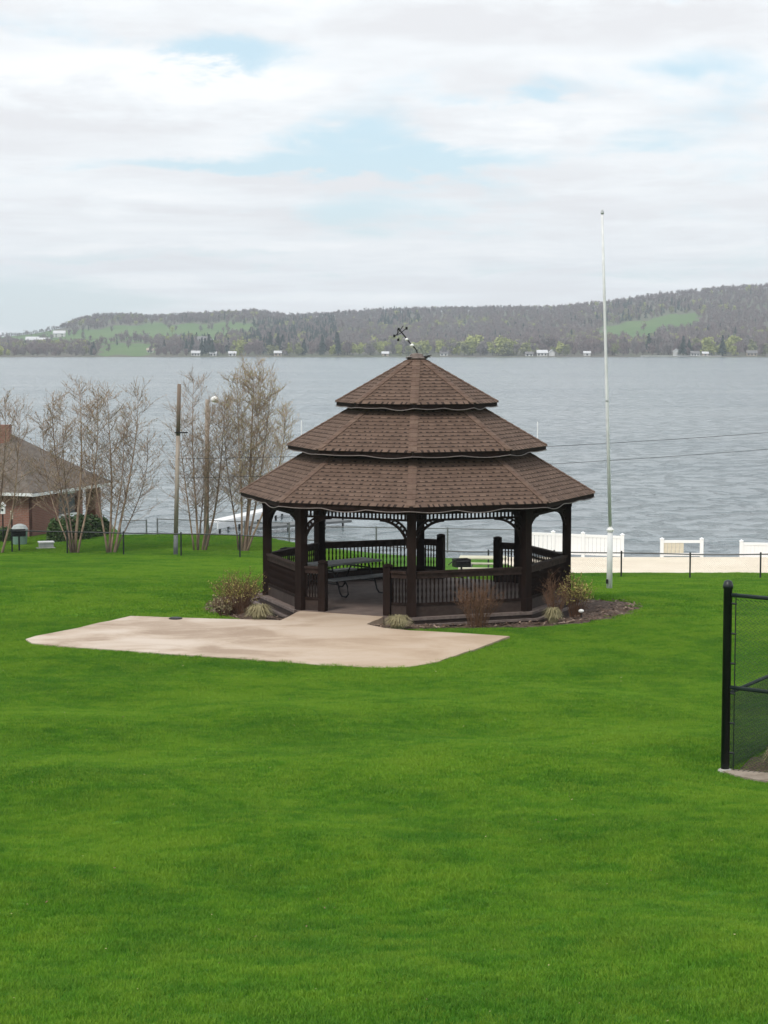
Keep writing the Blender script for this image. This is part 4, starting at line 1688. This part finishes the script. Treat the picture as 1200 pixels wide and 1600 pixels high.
base_l = low.location.copy()
FH = .86
pmesh = MB()
pmesh.lathe([(.030, -.15), (.030, FH + .02), (.036, FH + .03), (.030, FH + .06), (.008, FH + .075)], n=7)
fpm = pmesh.mesh('fence_post', M['black_vinyl'])
SP = 2.42
svals = [SP * k for k in range(-15, 6)]
for s in svals:
    link('fence_post', fpm, low, loc=fpos(s) - base_l)
rl = MB()
rl.tube([fpos(s) + Vector((0, 0, FH)) - base_l for s in np.arange(svals[0], svals[-1] + .1, .605)], .024, 6)
rl.build('top_rail', M['black_vinyl'], low)
cw = MB()
chain_wires(cw, o0 + fdir * svals[0] - base_l * 1.0 + Vector((0, 0, base_l.z)) * 1.0, o0 + fdir * svals[-1] - base_l + Vector((0, 0, base_l.z)), lambda p: gz(p.x + base_l.x, p.y + base_l.y) - base_l.z + .03, FH - .04, .075, .0012)
kind(cw.build('fence_mesh', M['black_vinyl'], low), 'stuff')

# grey fence on the lake edge beyond the lawn
def lake_fence(lab, pts, h, sp):
    a, b = Vector(pts[0]), Vector(pts[1])
    o = thing('lake_edge_fence', lab, 'fence', a)
    d = (b - a)
    L = d.length
    d.normalize()
    n = max(1, int(L / sp))
    pmb = MB()
    pmb.lathe([(.035, -.2), (.035, h + .02), (.02, h + .05)], n=6)
    me = pmb.mesh('fence_post', M['galv_dark'])
    for k in range(n + 1):
        link('fence_post', me, o, loc=d * (L * k / n))
    r = MB()
    r.tube([Vector((0, 0, h)), d * L + Vector((0, 0, h))], .024, 6)
    r.build('top_rail', M['galv_dark'], o)
    w = MB()
    chain_wires(w, (0, 0, 0), d * L, lambda p: 0.03, h - .04, .09, .0022)
    kind(w.build('fence_mesh', M['galv_dark'], o), 'stuff')
    return o


lake_fence('short grey chain link fence piece beside the brick house', [at(188, 838, 84) , at(229, 838, 83.5)], .72, 1.2)
lake_fence('grey chain link fence along the lake edge left of gazebo', [at(246, 839, 83), at(452, 846, 81.0)], .80, 2.0)
lake_fence('grey chain link fence seen through the gazebo by the water', [at(478, 852, 80.5), at(812, 858, 79.0)], .82, 2.35)


# ------------------------------------------------------------------ white vinyl fences on the beach
def vinyl_fence(lab, a, b, h, posts, mode):
    a, b = Vector(a), Vector(b)
    o = thing('vinyl_fence', lab, 'fence', a)
    d = b - a
    d.z = 0
    L = d.length
    d.normalize()
    rz = math.atan2(d.y, d.x)
    slope_z = (b.z - a.z) / L
    P = lambda s, z: d * s + Vector((0, 0, z + slope_z * s))
    pm_ = MB()
    pm_.box((0, 0, h / 2 - .1), (.13, .13, h + .25))
    pm_.lathe([(.10, h + .025), (.10, h + .045), (.01, h + .10)], n=4)
    me = pm_.mesh('fence_post', M['white'])
    for s in posts:
        link('fence_post', me, o, loc=P(s * L, 0), rz=rz)
    for i in range(len(posts) - 1):
        s0, s1 = posts[i] * L + .066, posts[i + 1] * L - .066
        for z in (.12, h - .07):
            r = MB()
            r.bar(P(s0, z), P(s1, z), .06, .11)
            r.build('rail', M['white'], o)
        n = max(1, int((s1 - s0) / .152))
        sl = MB()
        sl.box((0, 0, 0), (.1515, .026, h - .30))
        sm = sl.mesh('slat', M['cream'] if mode == 'half' else M['white'])
        for k in range(n):
            if mode == 'half' and k > n * .48:
                break
            s = s0 + (s1 - s0) * (k + .5) / n
            link('slat', sm, o, loc=P(s, h / 2 + .02), rz=rz)
    return o


vinyl_fence('long white solid fence on the sand, partly behind a gazebo post', at(826, 866, 76.0), at(972, 872, 76.0), .92, [0, .26, .58, 1.0], 'full')
vinyl_fence('small white fence with cream slats left and an open gap right', at(1034, 871, 76.0), at(1096, 871, 76.0), .72, [0, 1.0], 'half')
vinyl_fence('white solid fence on the sand at the right edge of view', at(1158, 875, 76.0), at(1300, 878, 76.0), .74, [0, .5, 1.0], 'full')

# ------------------------------------------------------------------ flagpole, utility poles, cables
v = at(952, 913, 52.0)
fb = Vector((v.x, 52.0, gz(v.x, 52.0)))
flag = thing('flagpole', 'tall pale bare flagpole on the lawn right of the gazebo', 'flagpole', fb)
tp_ = at(941, 335, 52.0) - fb
md_ = at(953.5, 829, 52.0) - fb
mb = MB()
mb.tube([(0, 0, -.2), md_ * .5, md_], [.083, .080, .074], 10)
mb.build('lower_tube', M['pole_paint'], flag, smooth=True)
mb = MB()
k1, k2 = md_.lerp(tp_, .4), md_.lerp(tp_, .75)
mb.tube([md_, k1, k2, tp_], [.046, .043, .038, .030], 8)
mb.build('upper_tube', M['pole_paint'], flag, smooth=True)
mb = MB()
mb.lathe([(.02, 0), (.10, .01), (.105, .06), (.06, .10), (.045, .14)], md_ - Vector((0, 0, .03)), 10)
mb.build('collar', M['white_glass'], flag)
mb = MB()
mb.lathe([(.045, 0), (.05, .03), (.045, .06)], md_.lerp(tp_, .41), 8)
mb.build('pulley_band', M['galv'], flag)
mb = MB()
mb.lathe([(.035, 0), (.05, .04), (.035, .10), (.01, .13)], tp_, 8)
mb.build('finial', M['galv'], flag)
mb = MB()
mb.box(md_ * .14 + Vector((-.075, -.06, 0)), (.05, .09, .12))
mb.build('cleat', M['iron'], flag)

v = at(274, 866, 72.0)
ub = Vector((v.x, 72.0, gz(v.x, 72.0)))
upole = thing('utility_pole', 'plain weathered utility pole left of the lamp among birches', 'utility pole', ub)
ut = at(280, 600, 72.0) - ub
um = ut * .12
uq = ut * .70
mb = MB()
mb.tube([(0, 0, -.3), um], [.088, .086], 9)
mb.build('lower_shaft', M['galv_dark'], upole, smooth=True)
mb = MB()
mb.tube([um, uq], [.086, .082], 9)
mb.build('middle_shaft', M['pole_wood'], upole, smooth=True)
mb = MB()
mb.tube([uq, ut], [.082, .074], 9)
mb.build('upper_shaft', M['pole_dark'], upole, smooth=True)
mb = MB()
mb.bar(uq + Vector((-.1, -.1, .12)), uq + Vector((.38, -.1, .12)), .05, .05)
mb.build('bracket_arm', M['iron'], upole)

v = at(322, 858, 76.0)
lb = Vector((v.x, 76.0, gz(v.x, 76.0)))
lamp = thing('lamp_post', 'wooden lamp post with a white globe between the birches', 'street lamp', lb)
lt = at(324, 624, 76.0) - lb
mb = MB()
mb.tube([(0, 0, -.3), lt], [.11, .085], 8)
mb.build('post', M['pole_wood'], lamp, smooth=True)
mb = MB()
mb.tube([lt + Vector((0, 0, -.12)), lt + Vector((.18, 0, -.02)), lt + Vector((.30, 0, -.06))], .022, 6)
mb.build('arm', M['galv'], lamp)
mb = MB()
mb.lathe([(.165 * math.sin(math.pi * k / 8) + .003, -.13 * math.cos(math.pi * k / 8)) for k in range(9)], lt + Vector((.30, 0, .0)), 12)
mb.build('globe', M['white_glass'], lamp, smooth=True)

for i, (za, pr, ll) in enumerate(((717, (1196, 671), 'upper thin cable over the lake right of the gazebo'), (747, (1196, 697), 'lower thin cable over the lake right of the gazebo'))):
    a = at(278, za, 71.9)
    b = at(pr[0], pr[1], 70.0)
    b2 = b + (b - a) * .45
    b2.z += .25
    c = MB()
    pts = []
    for k in range(41):
        s = k / 40
        p = a.lerp(b2, s)
        p.z -= 4 * s * (1 - s) * .35
        pts.append(p)
    c.tube(pts, .008, 4)
    tag(c.build('cable', M['iron']), ll, 'cable')

# marker poles in the lake that stand up behind the roof
for px_, py_, ll in ((471, 657, 'slim white marker pole in the lake left of the middle roof'), (840, 659, 'slim white marker pole in the lake right of the middle roof')):
    b = MB()
    v = at(px_, py_, 176.0)
    b.lathe([(.05, WZ - .5), (.05, v.z - .1), (.02, v.z)], (v.x, 176.0, 0), 6)
    tag(b.build('marker_pole', M['white_glass']), ll, 'marker pole')

# ------------------------------------------------------------------ docks
dk = thing('dock', 'white edged dock running out into the lake left of the gazebo', 'dock', (0, 0, WZ))
a, b = at(340, 829, 93.5), at(470, 799, 105.0)
a.z = b.z = 0.0
dd = (b - a).normalized()
sd = Vector((-dd.y, dd.x, 0))
mb = MB()
mb.bar(a + Vector((0, 0, .42)), b + Vector((0, 0, .42)), .06, .30)
mb.build('fascia', M['white'], dk)
n = int((b - a).length / .15)
pl = MB()
pl.box((0, 0, 0), (.14, 1.5, .04))
for k in range(n):
    pass
pm_ = MB()
for k in range(n):
    p = a + dd * (k * .15 + .07) + sd * .42
    pm_.box((p.x, p.y, .60), (.14, .75, .04), math.atan2(dd.y, dd.x))
kind(pm_.build('deck_boards', M['pole_paint'], dk), 'stuff')
for k in range(5):
    for s in (.1, .72):
        p = a + dd * ((b - a).length * (k + .2) / 4.6) + sd * s
        m_ = MB()
        m_.lathe([(.06, -1.2), (.06, .40)], (p.x, p.y, 0), 6)
        m_.build('piling', M['iron'], dk)
dk2 = thing('dock', 'dark low dock section with posts seen under the left eave', 'dock', (0, 0, WZ))
a, b = at(392, 826, 94.0), at(536, 812, 98.0)
a.z = b.z = 0
dd = (b - a).normalized()
mb = MB()
mb.bar(a + Vector((0, 0, .30)), b + Vector((0, 0, .30)), 1.4, .12)
mb.build('platform', M['galv_dark'], dk2)
for k in range(6):
    p = a.lerp(b, k / 5)
    m_ = MB()
    m_.lathe([(.05, -1.0), (.05, .95 if k in (5, 3) else .45)], (p.x, p.y - .6, 0), 6)
    m_.build('piling', M['iron'], dk2)
mb = MB()
mb.bar(a.lerp(b, .6) + Vector((0, -.6, .80)), b + Vector((0, -.6, .80)), .04, .05)
mb.build('handrail', M['galv_dark'], dk2)


# ------------------------------------------------------------------ river birches
def birch(lab, loc, trunks, seed, bud=('bud', .5), bark='bark', twigs=8):
    rg = random.Random(seed)
    o = thing('birch_tree', lab, 'tree', loc)
    br, tw, bd = MB(), MB(), MB()
    for (bx, by, lx, ly, h, r) in trunks:
        t = MB()
        pts, rad = [], []
        n = 9
        w1, w2 = rg.uniform(0, 6), rg.uniform(0, 6)
        for k in range(n + 1):
            s = k / n
            # splays low, then grows upright
            off = 1 - (1 - s) ** 2.0
            p = Vector((bx + lx * off + .06 * math.sin(5 * s + w1), by + ly * off + .06 * math.sin(4.4 * s + w2), h * s - (.15 if k == 0 else 0)))
            pts.append(p)
            rad.append(max(.009, .66 * r * (1 - s) ** .85 * (1.25 if k == 0 else 1)))
        t.tube(pts, rad, 7)
        t.build('trunk', M[bark] if rg.random() < .7 else M['bark_dark'], o, smooth=True)

        def tp(s):
            f = s * n
            i = min(n - 1, int(f))
            return pts[i].lerp(pts[i + 1], f - i)
        nb_ = int(h * 9)
        for j in range(nb_):
            s = .24 + .75 * (j + rg.random()) / nb_
            b = tp(s)
            a = rg.random() * 6.283
            up = R(rg.uniform(12, 55))
            L = (.40 + 1.25 * (1 - s) ** .6) * rg.uniform(.5, 1.15)
            d = Vector((math.cos(a) * math.cos(up), math.sin(a) * math.cos(up), math.sin(up)))
            p1 = b + d * L * .5 + Vector((0, 0, -.02))
            p2 = b + d * L * .8 + Vector((rg.gauss(0, .05), rg.gauss(0, .05), .06 * L))
            p3 = b + d * L + Vector((rg.gauss(0, .08), rg.gauss(0, .08), .16 * L))
            br.tube([b, p1, p2, p3], [.010 * (1.1 - s) + .004, .007, .005, .0035], 3, 0, False)
            for q in range(twigs):
                e0_ = b.lerp(p1, rg.uniform(.3, 1)) if rg.random() < .4 else p1.lerp(p3, rg.random())
                l2 = rg.uniform(.18, .55)
                d2 = (d * .55 + Vector((rg.gauss(0, .55), rg.gauss(0, .55), rg.uniform(.1, .9)))).normalized()
                e1_ = e0_ + d2 * l2
                tw.tube([e0_, e1_], [.0048, .0034], 3, 0, False)
                for w in range(2):
                    if rg.random() < bud[1] * (.4 + .9 * s):
                        c = e0_.lerp(e1_, rg.uniform(.4, 1.05))
                        u = Vector((rg.gauss(0, .4), rg.gauss(0, .4), rg.choice((-1, 1)))).normalized() * rg.uniform(.014, .038)
                        v = u.orthogonal().normalized() * .008
                        bd.quad(c - u - v, c - u + v, c + u + v, c + u - v)
    br.build('branches', M['bark_dark'], o)
    kind(tw.build('twigs', M['twig'], o), 'stuff')
    kind(bd.build('buds', M[bud[0]], o), 'stuff')
    return o


def birch_at(px, py, d, lab, spec, seed, **kw):
    v = at(px, py, d)
    base = Vector((v.x, d, gz(v.x, d)))
    tr = []
    for (tx_, ty_, bx, r) in spec:     # crown tip in the photograph, offset at the base
        t_ = at(tx_, ty_, d) - base
        ly = random.Random(seed * 31 + tx_).uniform(-.7, .7)
        tr.append((bx, random.Random(seed + tx_).uniform(-.12, .12), t_.x - bx, ly, t_.z, r))
    return birch(lab, base, tr, seed, **kw)


birch_at(118, 862, 73.0, 'bare multi stem birch in front of the brick house, left of two', [(80, 622, -.16, .075), (124, 602, 0, .10), (98, 640, -.10, .06), (150, 618, .12, .07), (62, 655, -.18, .05)], 1, bud=('bud_tan', .9))
birch_at(172, 865, 73.0, 'bare multi stem birch at the brick house corner, right of two', [(168, 612, 0, .085), (210, 612, .15, .085), (146, 640, -.12, .07), (190, 650, .06, .06), (226, 690, .18, .045)], 2, bud=('bud_tan', .7))
birch_at(312, 866, 74.0, 'thin bare birch clump just right of the utility pole', [(304, 590, -.12, .075), (282, 640, -.18, .055), (330, 640, .05, .065), (352, 632, .14, .08), (318, 690, 0, .05)], 3, bud=('bud_tan', .25), twigs=9)
birch_at(378, 867, 74.0, 'tallest birch with yellowish catkins just left of the gazebo', [(396, 572, .02, .125), (374, 590, -.04, .07), (352, 626, -.16, .06), (420, 600, .10, .075), (444, 645, .18, .07), (405, 585, .05, .06)], 4, bud=('bud', .8), twigs=14)
birch_at(-6, 866, 73.0, 'bare birch cut by the left edge before the brick house', [(10, 622, .05, .08), (34, 640, .15, .075), (-16, 615, -.1, .08), (-40, 650, -.2, .06)], 5, bud=('bud_tan', .35))

# ------------------------------------------------------------------ brick house by the lake (far left)
hz0 = -2.30
hc = at(50, 773, 80.0)
house = thing('brick_house', 'low red brick house with hipped grey brown roof by the lake', 'house', (hc.x, 80.0, hz0), 0)
U = Vector((.36, .933, 0))       # along the right wall, away from the camera
Wd = Vector((-.933, .36, 0))     # along the front wall, to the left
EH = hc.z - hz0
DEP, LEN = 6.9, 15.0


def hp(u, w, z):
    return U * u + Wd * w + Vector((0, 0, z))


def wall_quad(me_pts):
    return me_pts


def uv_wall(name, segs, m, parent):
    """vertical walls with UVs in metres so that the brick courses keep their size"""
    mb_ = MB()
    uvs = []
    for (a, b, z0, z1, th) in segs:
        a, b = Vector(a), Vector(b)
        L = (b - a).length
        nrm = (b - a).normalized().cross(Vector((0, 0, 1)))
        z = Vector((0, 0, 1))
        p = [a, b, b - nrm * th, a - nrm * th]
        mb_.hexa([q + z * z0 for q in p] + [q + z * z1 for q in p])
        for f, (l0) in zip(range(6), (0, 0, L, th, L, th)):
            if f < 2:
                uvs += [(0, 0), (L, 0), (L, th), (0, th)]
            else:
                uvs += [(0, z0), (l0, z0), (l0, z1), (0, z1)]
    o_ = mb_.build(name, m, parent)
    uv = o_.data.uv_layers.new(name='uv')
    uv.data.foreach_set('uv', np.array(uvs, dtype=np.float32).ravel())
    return o_


ov = .45   # roof overhang
# front wall (faces the camera) and the first part of the right wall
uv_wall('wall', [(hp(ov, LEN, 0), hp(ov, ov, 0), -.6, EH - .1, .25)], M['brick'], house)
uv_wall('wall', [(hp(ov + .02, ov, 0), hp(2.9, ov, 0), -.6, EH - .1, .25)], M['brick'], house)
uv_wall('wall', [(hp(2.9, ov + .26, 0), hp(2.9, LEN, 0), -.6, EH - .1, .25)], M['brick'], house)
uv_wall('porch_column', [(hp(6.15, ov, 0), hp(6.65, ov, 0), -.6, EH - .1, .5)], M['brick'], house)
uv_wall('porch_column', [(hp(6.15, 6.5, 0), hp(6.65, 6.5, 0), -.6, EH - .1, .5)], M['brick'], house)
uv_wall('porch_column', [(hp(4.75, ov, 0), hp(5.0, ov, 0), -.6, EH - .1, .3)], M['brick'], house)
wf = MB()
wf.bar(hp(2.95, ov + .05, EH * .42 + .55), hp(4.3, ov + .05, EH * .42 + .55), .10, EH * .62)
wo = wf.build('window', M['glass'], house)
wf = MB()
wf.bar(hp(2.92, ov - .03, EH * .42 - .02), hp(4.34, ov - .03, EH * .42 - .02), .16, .09)
wf.build('sill', M['white'], wo)
wf = MB()
wf.bar(hp(2.92, ov - .02, EH * .9), hp(4.34, ov - .02, EH * .9), .12, .07)
wf.build('head_trim', M['white'], wo)
wf = MB()
wf.bar(hp(2.95, ov + .05, EH * .15 - .15), hp(4.3, ov + .05, EH * .15 - .15), .12, EH * .42)
wf.build('lower_panel', M['brick'], house)
slab = MB()
slab.hexa([hp(2.9, .2, -.5), hp(2.9, LEN, -.5), hp(7.3, LEN, -.5), hp(7.3, .2, -.5)][::-1] + [hp(2.9, .2, 0.02), hp(2.9, LEN, 0.02), hp(7.3, LEN, 0.02), hp(7.3, .2, 0.02)][::-1])
slab.build('porch_floor', M['stone_w'], house)
# hipped roof
rfm = MB()
AP = DEP / 2
RH = 2.45
e = [hp(0, 0, EH), hp(DEP, 0, EH), hp(DEP, LEN + .5, EH), hp(0, LEN + .5, EH)]
r0, r1 = hp(AP, AP, EH + RH), hp(AP, LEN + .5 - AP, EH + RH)
lift = Vector((0, 0, .06))
rfm.poly([e[0] + lift, r0 + lift, e[1] + lift][::-1])
rfm.poly([e[3] + lift, r1 + lift, r0 + lift, e[0] + lift][::-1])
rfm.poly([e[1] + lift, r0 + lift, r1 + lift, e[2] + lift][::-1])
rfm.poly([e[2] + lift, r1 + lift, e[3] + lift][::-1])
rfm.poly([x - Vector((0, 0, .02)) for x in e])
rf = rfm.build('roof', M['house_roof'], house)
for a_, b_ in ((e[0], e[1]), (e[3], e[0]), (e[1], e[2])):
    fm_ = MB()
    fm_.bar(a_ + Vector((0, 0, -.03)), b_ + Vector((0, 0, -.01)), .05, .13)
    fm_.build('fascia', M['white'], rf)
ch = thing
cc = at(6, 690, 84.0) - Vector((hc.x, 80.0, hz0))
uv_wall('chimney', [(cc + Vector((-.36, -.3, -cc.z)), cc + Vector((.30, -.3, -cc.z)), EH + 1.0, cc.z + .75, .6)], M['brick'], rf)

# hedges in front of the right wall
def hedge(lab, px, py, d, w, h, dep, n, seed, m='hedge'):
    rg = random.Random(seed)
    v = at(px, py, d)
    o = thing('hedge_shrub', lab, 'shrub', (v.x, d, gz(v.x, d)))
    mb = MB()
    for _ in range(n):
        th, ph = rg.random() * 6.283, math.acos(rg.uniform(-.1, 1))
        rr_ = rg.uniform(.72, 1.0) * (1 + .10 * math.sin(3 * th + seed))
        c = Vector((w / 2 * math.cos(th) * math.sin(ph) ** .6 * rr_, dep / 2 * math.sin(th) * math.sin(ph) ** .6 * rr_, h * (.04 + .93 * math.cos(ph) ** .8 if math.cos(ph) > 0 else .04) * rr_))
        u = Vector((rg.gauss(0, 1), rg.gauss(0, 1), rg.gauss(0, 1))).normalized() * rg.uniform(.05, .10)
        q = u.orthogonal().normalized() * .04
        mb.quad(c - u, c + q, c + u, c - q, 0 if rg.random() < .75 else 1)
    mb.build('foliage', [M[m], M['hedge_b']], o)
    b = MB()
    b.lathe([(w * .20, -.1), (w * .36, h * .3), (w * .33, h * .6), (w * .15, h * .82)], n=9)
    bo = b.build('branches', M['bark_dark'], o)
    bo.scale = (1, dep / w, 1)
    return o


hedge('rounded lighter green shrub left end of the dark hedge by brick house', 88, 840, 78.6, .9, .95, .8, 1400, 1, 'hedge_b')
hedge('wide dark clipped shrub beneath the brick house window', 112, 838, 79.6, 1.5, 1.05, 1.0, 2600, 2)
hedge('dark clipped shrub right of the brick house window', 140, 834, 80.8, 1.3, .95, 1.0, 2200, 3)
hedge('small dark shrub below the porch column of the brick house', 158, 832, 82.0, .9, .75, .8, 1400, 4)
hedge('small shrub at the foot of the brick wall, far left edge', 4, 842, 78.8, .8, .6, .7, 900, 6, 'hedge_b')

# small items near the house
v = at(31, 842, 77.2)
o = thing('bin', 'faded green plastic bin by the brick wall', 'bin', (v.x, 77.2, gz(v.x, 77.2)))
mb = MB()
mb.lathe([(.28, -.05), (.33, .55), (.33, .60)], n=14)
mb.build('body', M['green_plastic'], o)
mb = MB()
mb.lathe([(.35, .60), (.35, .66), (.25, .80), (.08, .86)], n=14)
mb.build('lid', M['utility'], o)
v = at(72, 852, 75.5)
o = thing('utility_box', 'low grey utility box on the lawn left of the birches', 'utility box', (v.x, 75.5, gz(v.x, 75.5)), .3)
mb = MB()
mb.box((0, 0, .10), (.55, .40, .24))
mb.build('body', M['utility'], o)
mb = MB()
mb.box((0, 0, .245), (.62, .46, .05))
mb.build('lid', M['pole_paint'], o)
mb = MB()
mb.box((-.05, -.30, .02), (.75, .35, .06))
mb.build('base_slab', M['concrete'], o)
for px_, top_, w_, nm, lab in ((5, 789, .20, 'bird_box', 'white peaked bird box on a thin dark post, left edge'), (19, 797, .10, 'post_marker', 'slim pale marker on a thin dark post by the bird box')):
    v = at(px_, 845, 78.0)
    o = thing(nm, lab, 'bird box' if nm == 'bird_box' else 'marker', (v.x, 78.0, gz(v.x, 78.0)))
    t_ = at(px_, top_, 78.0).z - gz(v.x, 78.0)
    mb = MB()
    mb.lathe([(.03, -.1), (.03, t_ - .36)], n=6)
    mb.build('post', M['iron'], o)
    mb = MB()
    mb.box((0, 0, t_ - .20), (w_, w_ * .8, .34))
    if nm == 'bird_box':
        mb.hexa([(-w_ * .65, -.11, t_ - .04), (w_ * .65, -.11, t_ - .04), (w_ * .65, .11, t_ - .04), (-w_ * .65, .11, t_ - .04), (-.01, -.11, t_ + .12), (.01, -.11, t_ + .12), (.01, .11, t_ + .12), (-.01, .11, t_ + .12)])
    mb.build('box' if nm == 'bird_box' else 'tag', M['white'] if nm == 'bird_box' else M['cream'], o)
    if nm == 'bird_box':
        mb = MB()
        mb.tube([(0, -w_ * .4 - .015, t_ - .20), (0, -w_ * .4 + .01, t_ - .20)], .05, 8)
        mb.build('entrance_hole', M['iron'], o)
# stone seawall edge at the corner of the house lawn
mb = MB()
a, b = at(196, 834, 85.0), at(160, 828, 90.0)
rg = random.Random(8)
sw = thing('seawall', 'low tan stone wall at the lawn corner beside the brick house', 'wall', (a.x, a.y, gz(a.x, a.y) - .2))
for k in range(9):
    p = (b - a) * (k / 8)
    for row in range(2):
        m_ = MB()
        m_.box((0, 0, 0), (.5 * rg.uniform(.8, 1.1), .55, .26))
        m_.build('stone', M['stone_w'], sw, loc=(p.x + rg.uniform(-.05, .05), p.y, row * .27 + rg.uniform(-.02, .02)), rz=rg.uniform(-.3, .3))

# ------------------------------------------------------------------ tall court fence at the right edge
cb = at(1133, 1203, 22.0)
cgz = gz(cb.x, 22.0)
court = thing('court_fence', 'tall black chain link fence corner at the right edge', 'fence', (cb.x, 22.0, cgz))
Hc = at(1139, 912, 22.0).z - cgz
nd = Vector((.78, -.62, 0)).normalized()     # near run, towards the right and the camera
sdv = Vector((.52, .85, 0)).normalized()     # side run, away from the camera
cp = MB()
cp.lathe([(.052, -.25), (.052, Hc - .06), (.062, Hc - .055), (.062, Hc - .02), (.045, Hc + .03), (.012, Hc + .045)], n=14)
cpm = cp.mesh('fence_post', M['black_vinyl'])
for p in (Vector((0, 0, 0)), nd * 2.6, nd * 5.2):
    pz = gz(cb.x + p.x, 22.0 + p.y) - cgz
    link('fence_post', cpm, court, smooth=True, loc=(p.x, p.y, pz * .2))
zt, zm = Hc - .13, (at(1140, 1073, 22.0).z - cgz)
for dv, L in ((nd, 5.2), (sdv, 5.0)):
    zt = Hc - .13 if dv is nd else zm - .09
    if dv is nd:
        r = MB()
        r.tube([dv * .05 + Vector((0, 0, zt)), dv * L + Vector((0, 0, zt))], .024, 8)
        r.build('top_rail', M['green_black'], court, smooth=True)
    zz_ = zm if dv is nd else zm - .09
    r = MB()
    r.tube([dv * .05 + Vector((0, 0, zz_)), dv * L + Vector((0, 0, zz_))], .024, 8)
    r.build('mid_rail', M['green_black'], court, smooth=True)
    tb = MB()
    tb.bar(dv * .105 + Vector((0, 0, .05)), dv * .105 + Vector((0, 0, zt + .03)), .012, .012)
    tb.build('tension_bar', M['black_vinyl'], court)
    bd_ = MB()
    for z in np.linspace(.25, zt - .1, 6):
        bd_.tube([dv * .0 + Vector((0, 0, z)), dv * .115 + Vector((0, 0, z))], .013, 5)
    bd_.build('tension_bands', M['black_vinyl'], court)
    # woven wires: each one zigzags up the fabric
    wv = MB()
    pitch, amp = .060, .030
    nk = int((L - .12) / pitch)
    nv = int((zt - .05) / pitch * 1.0)
    nrm = Vector((-dv.y, dv.x, 0)) * .003
    for k in range(nk):
        pts = []
        for j in range(nv * 2 + 1):
            s = .11 + k * pitch + (amp if j % 2 else -amp) * (1 if k % 1 == 0 else -1) + amp
            pts.append(dv * s + nrm * (1 if j % 2 else -1) + Vector((0, 0, .05 + j * pitch / 2)))
        wv.tube(pts, .0042, 3, 0, False)
    kind(wv.build('chain_link_mesh', M['green_black'], court), 'stuff')
lp = MB()
lp.lathe([(.036, -.3), (.036, zm - .07), (.042, zm - .06), (.036, zm - .02), (.01, zm)], n=10)
link('fence_post', lp.mesh('fence_post', M['black_vinyl']), court, smooth=True, loc=tuple(sdv * 5.0))
# added dark grid imitating doubled mesh and shade on the lower side run
ws = MB()
L = 4.95
off = Vector((-sdv.y, sdv.x, 0)) * -.03
stp = .016
for k in range(int(L / stp)):
    s = .08 + k * stp
    a = sdv * s + off + Vector((0, 0, .04))
    ws.quad(a, a + sdv * .005, a + sdv * .005 + Vector((0, 0, zm - .13)), a + Vector((0, 0, zm - .13)))
for k in range(int((zm - .13) / stp)):
    a = sdv * .08 + off * 1.05 + Vector((0, 0, .04 + k * stp))
    ws.quad(a, a + sdv * (L - .08), a + sdv * (L - .08) + Vector((0, 0, .005)), a + Vector((0, 0, .005)))
kind(ws.build('shade_mesh', M['shade_mesh'], court), 'stuff')
# footing and kerb
ft = MB()
ft.lathe([(.11, -.3), (.105, -.02), (.09, .03), (.06, .05)], n=10)
ft.build('footing', M['concrete'], court)
kb_ = MB()
kp = [(-.10, .10), (2.8, -2.2), (2.75, -2.75), (.6, -.95), (.10, -.42), (-.09, -.12)]
kp = [(-.08, .02)] + [tuple((nd * s + Vector((nd.y, -nd.x, 0)) * w).to_2d()) for s, w in ((.0, -.10), (1.0, -.10), (2.0, -.10), (3.0, -.10), (4.2, -.10), (5.4, -.10), (5.4, .42), (4.2, .42), (3.0, .42), (2.2, .42), (1.6, .40), (.8, .36), (.35, .26), (.12, .14))]
lowz = []
for x, y in kp:
    lowz.append(gz(cb.x + x, 22.0 + y) - cgz)
tops = [(x, y, z + .035) for (x, y), z in zip(kp, lowz)]
bots = [(x, y, z - .3) for (x, y), z in zip(kp, lowz)]
kb_.poly(tops[::-1])
for i in range(len(tops)):
    j = (i + 1) % len(tops)
    kb_.quad(bots[i], bots[j], tops[j], tops[i])
kind(kb_.build('court_kerb', M['old_concrete'], loc=(cb.x, 22.0, cgz)), 'structure')
# bare soil and dry weeds along the inside foot of the fence
sb = MB()
pts = [nd * .15 + sdv * .05, nd * 1.0 + sdv * .2, nd * .9 + sdv * 1.0, sdv * 1.6 + nd * .25, sdv * .8 + nd * .03]
sb.poly([(p.x, p.y, gz(cb.x + p.x, 22 + p.y) - cgz + .030) for p in pts])
kind(sb.build('soil_strip', M['mulch'], loc=(cb.x, 22.0, cgz)), 'structure')
p = nd * .45 + sdv * .55
grass_clump('dry weed clump behind the court fence at the right edge', (cb.x + p.x, 22 + p.y, gz(cb.x + p.x, 22 + p.y) + .02), .42, .26, 160, 44)

# ------------------------------------------------------------------ air
hz = MB()
hz.box((0, 1480, 50), (5400, 3040, 160))
hm, ht_, hb_ = new_mat('thin_lake_haze')
hm.node_tree.nodes.remove(hb_)
pv = ht_.node('ShaderNodeVolumePrincipled')
pv.inputs['Color'].default_value = (.80, .90, 1.0, 1)
pv.inputs['Density'].default_value = .00019
ht_.l.new(pv.outputs[0], ht_.n['Material Output'].inputs['Volume'])
ho = hz.build('haze', hm)
kind(ho, 'stuff')
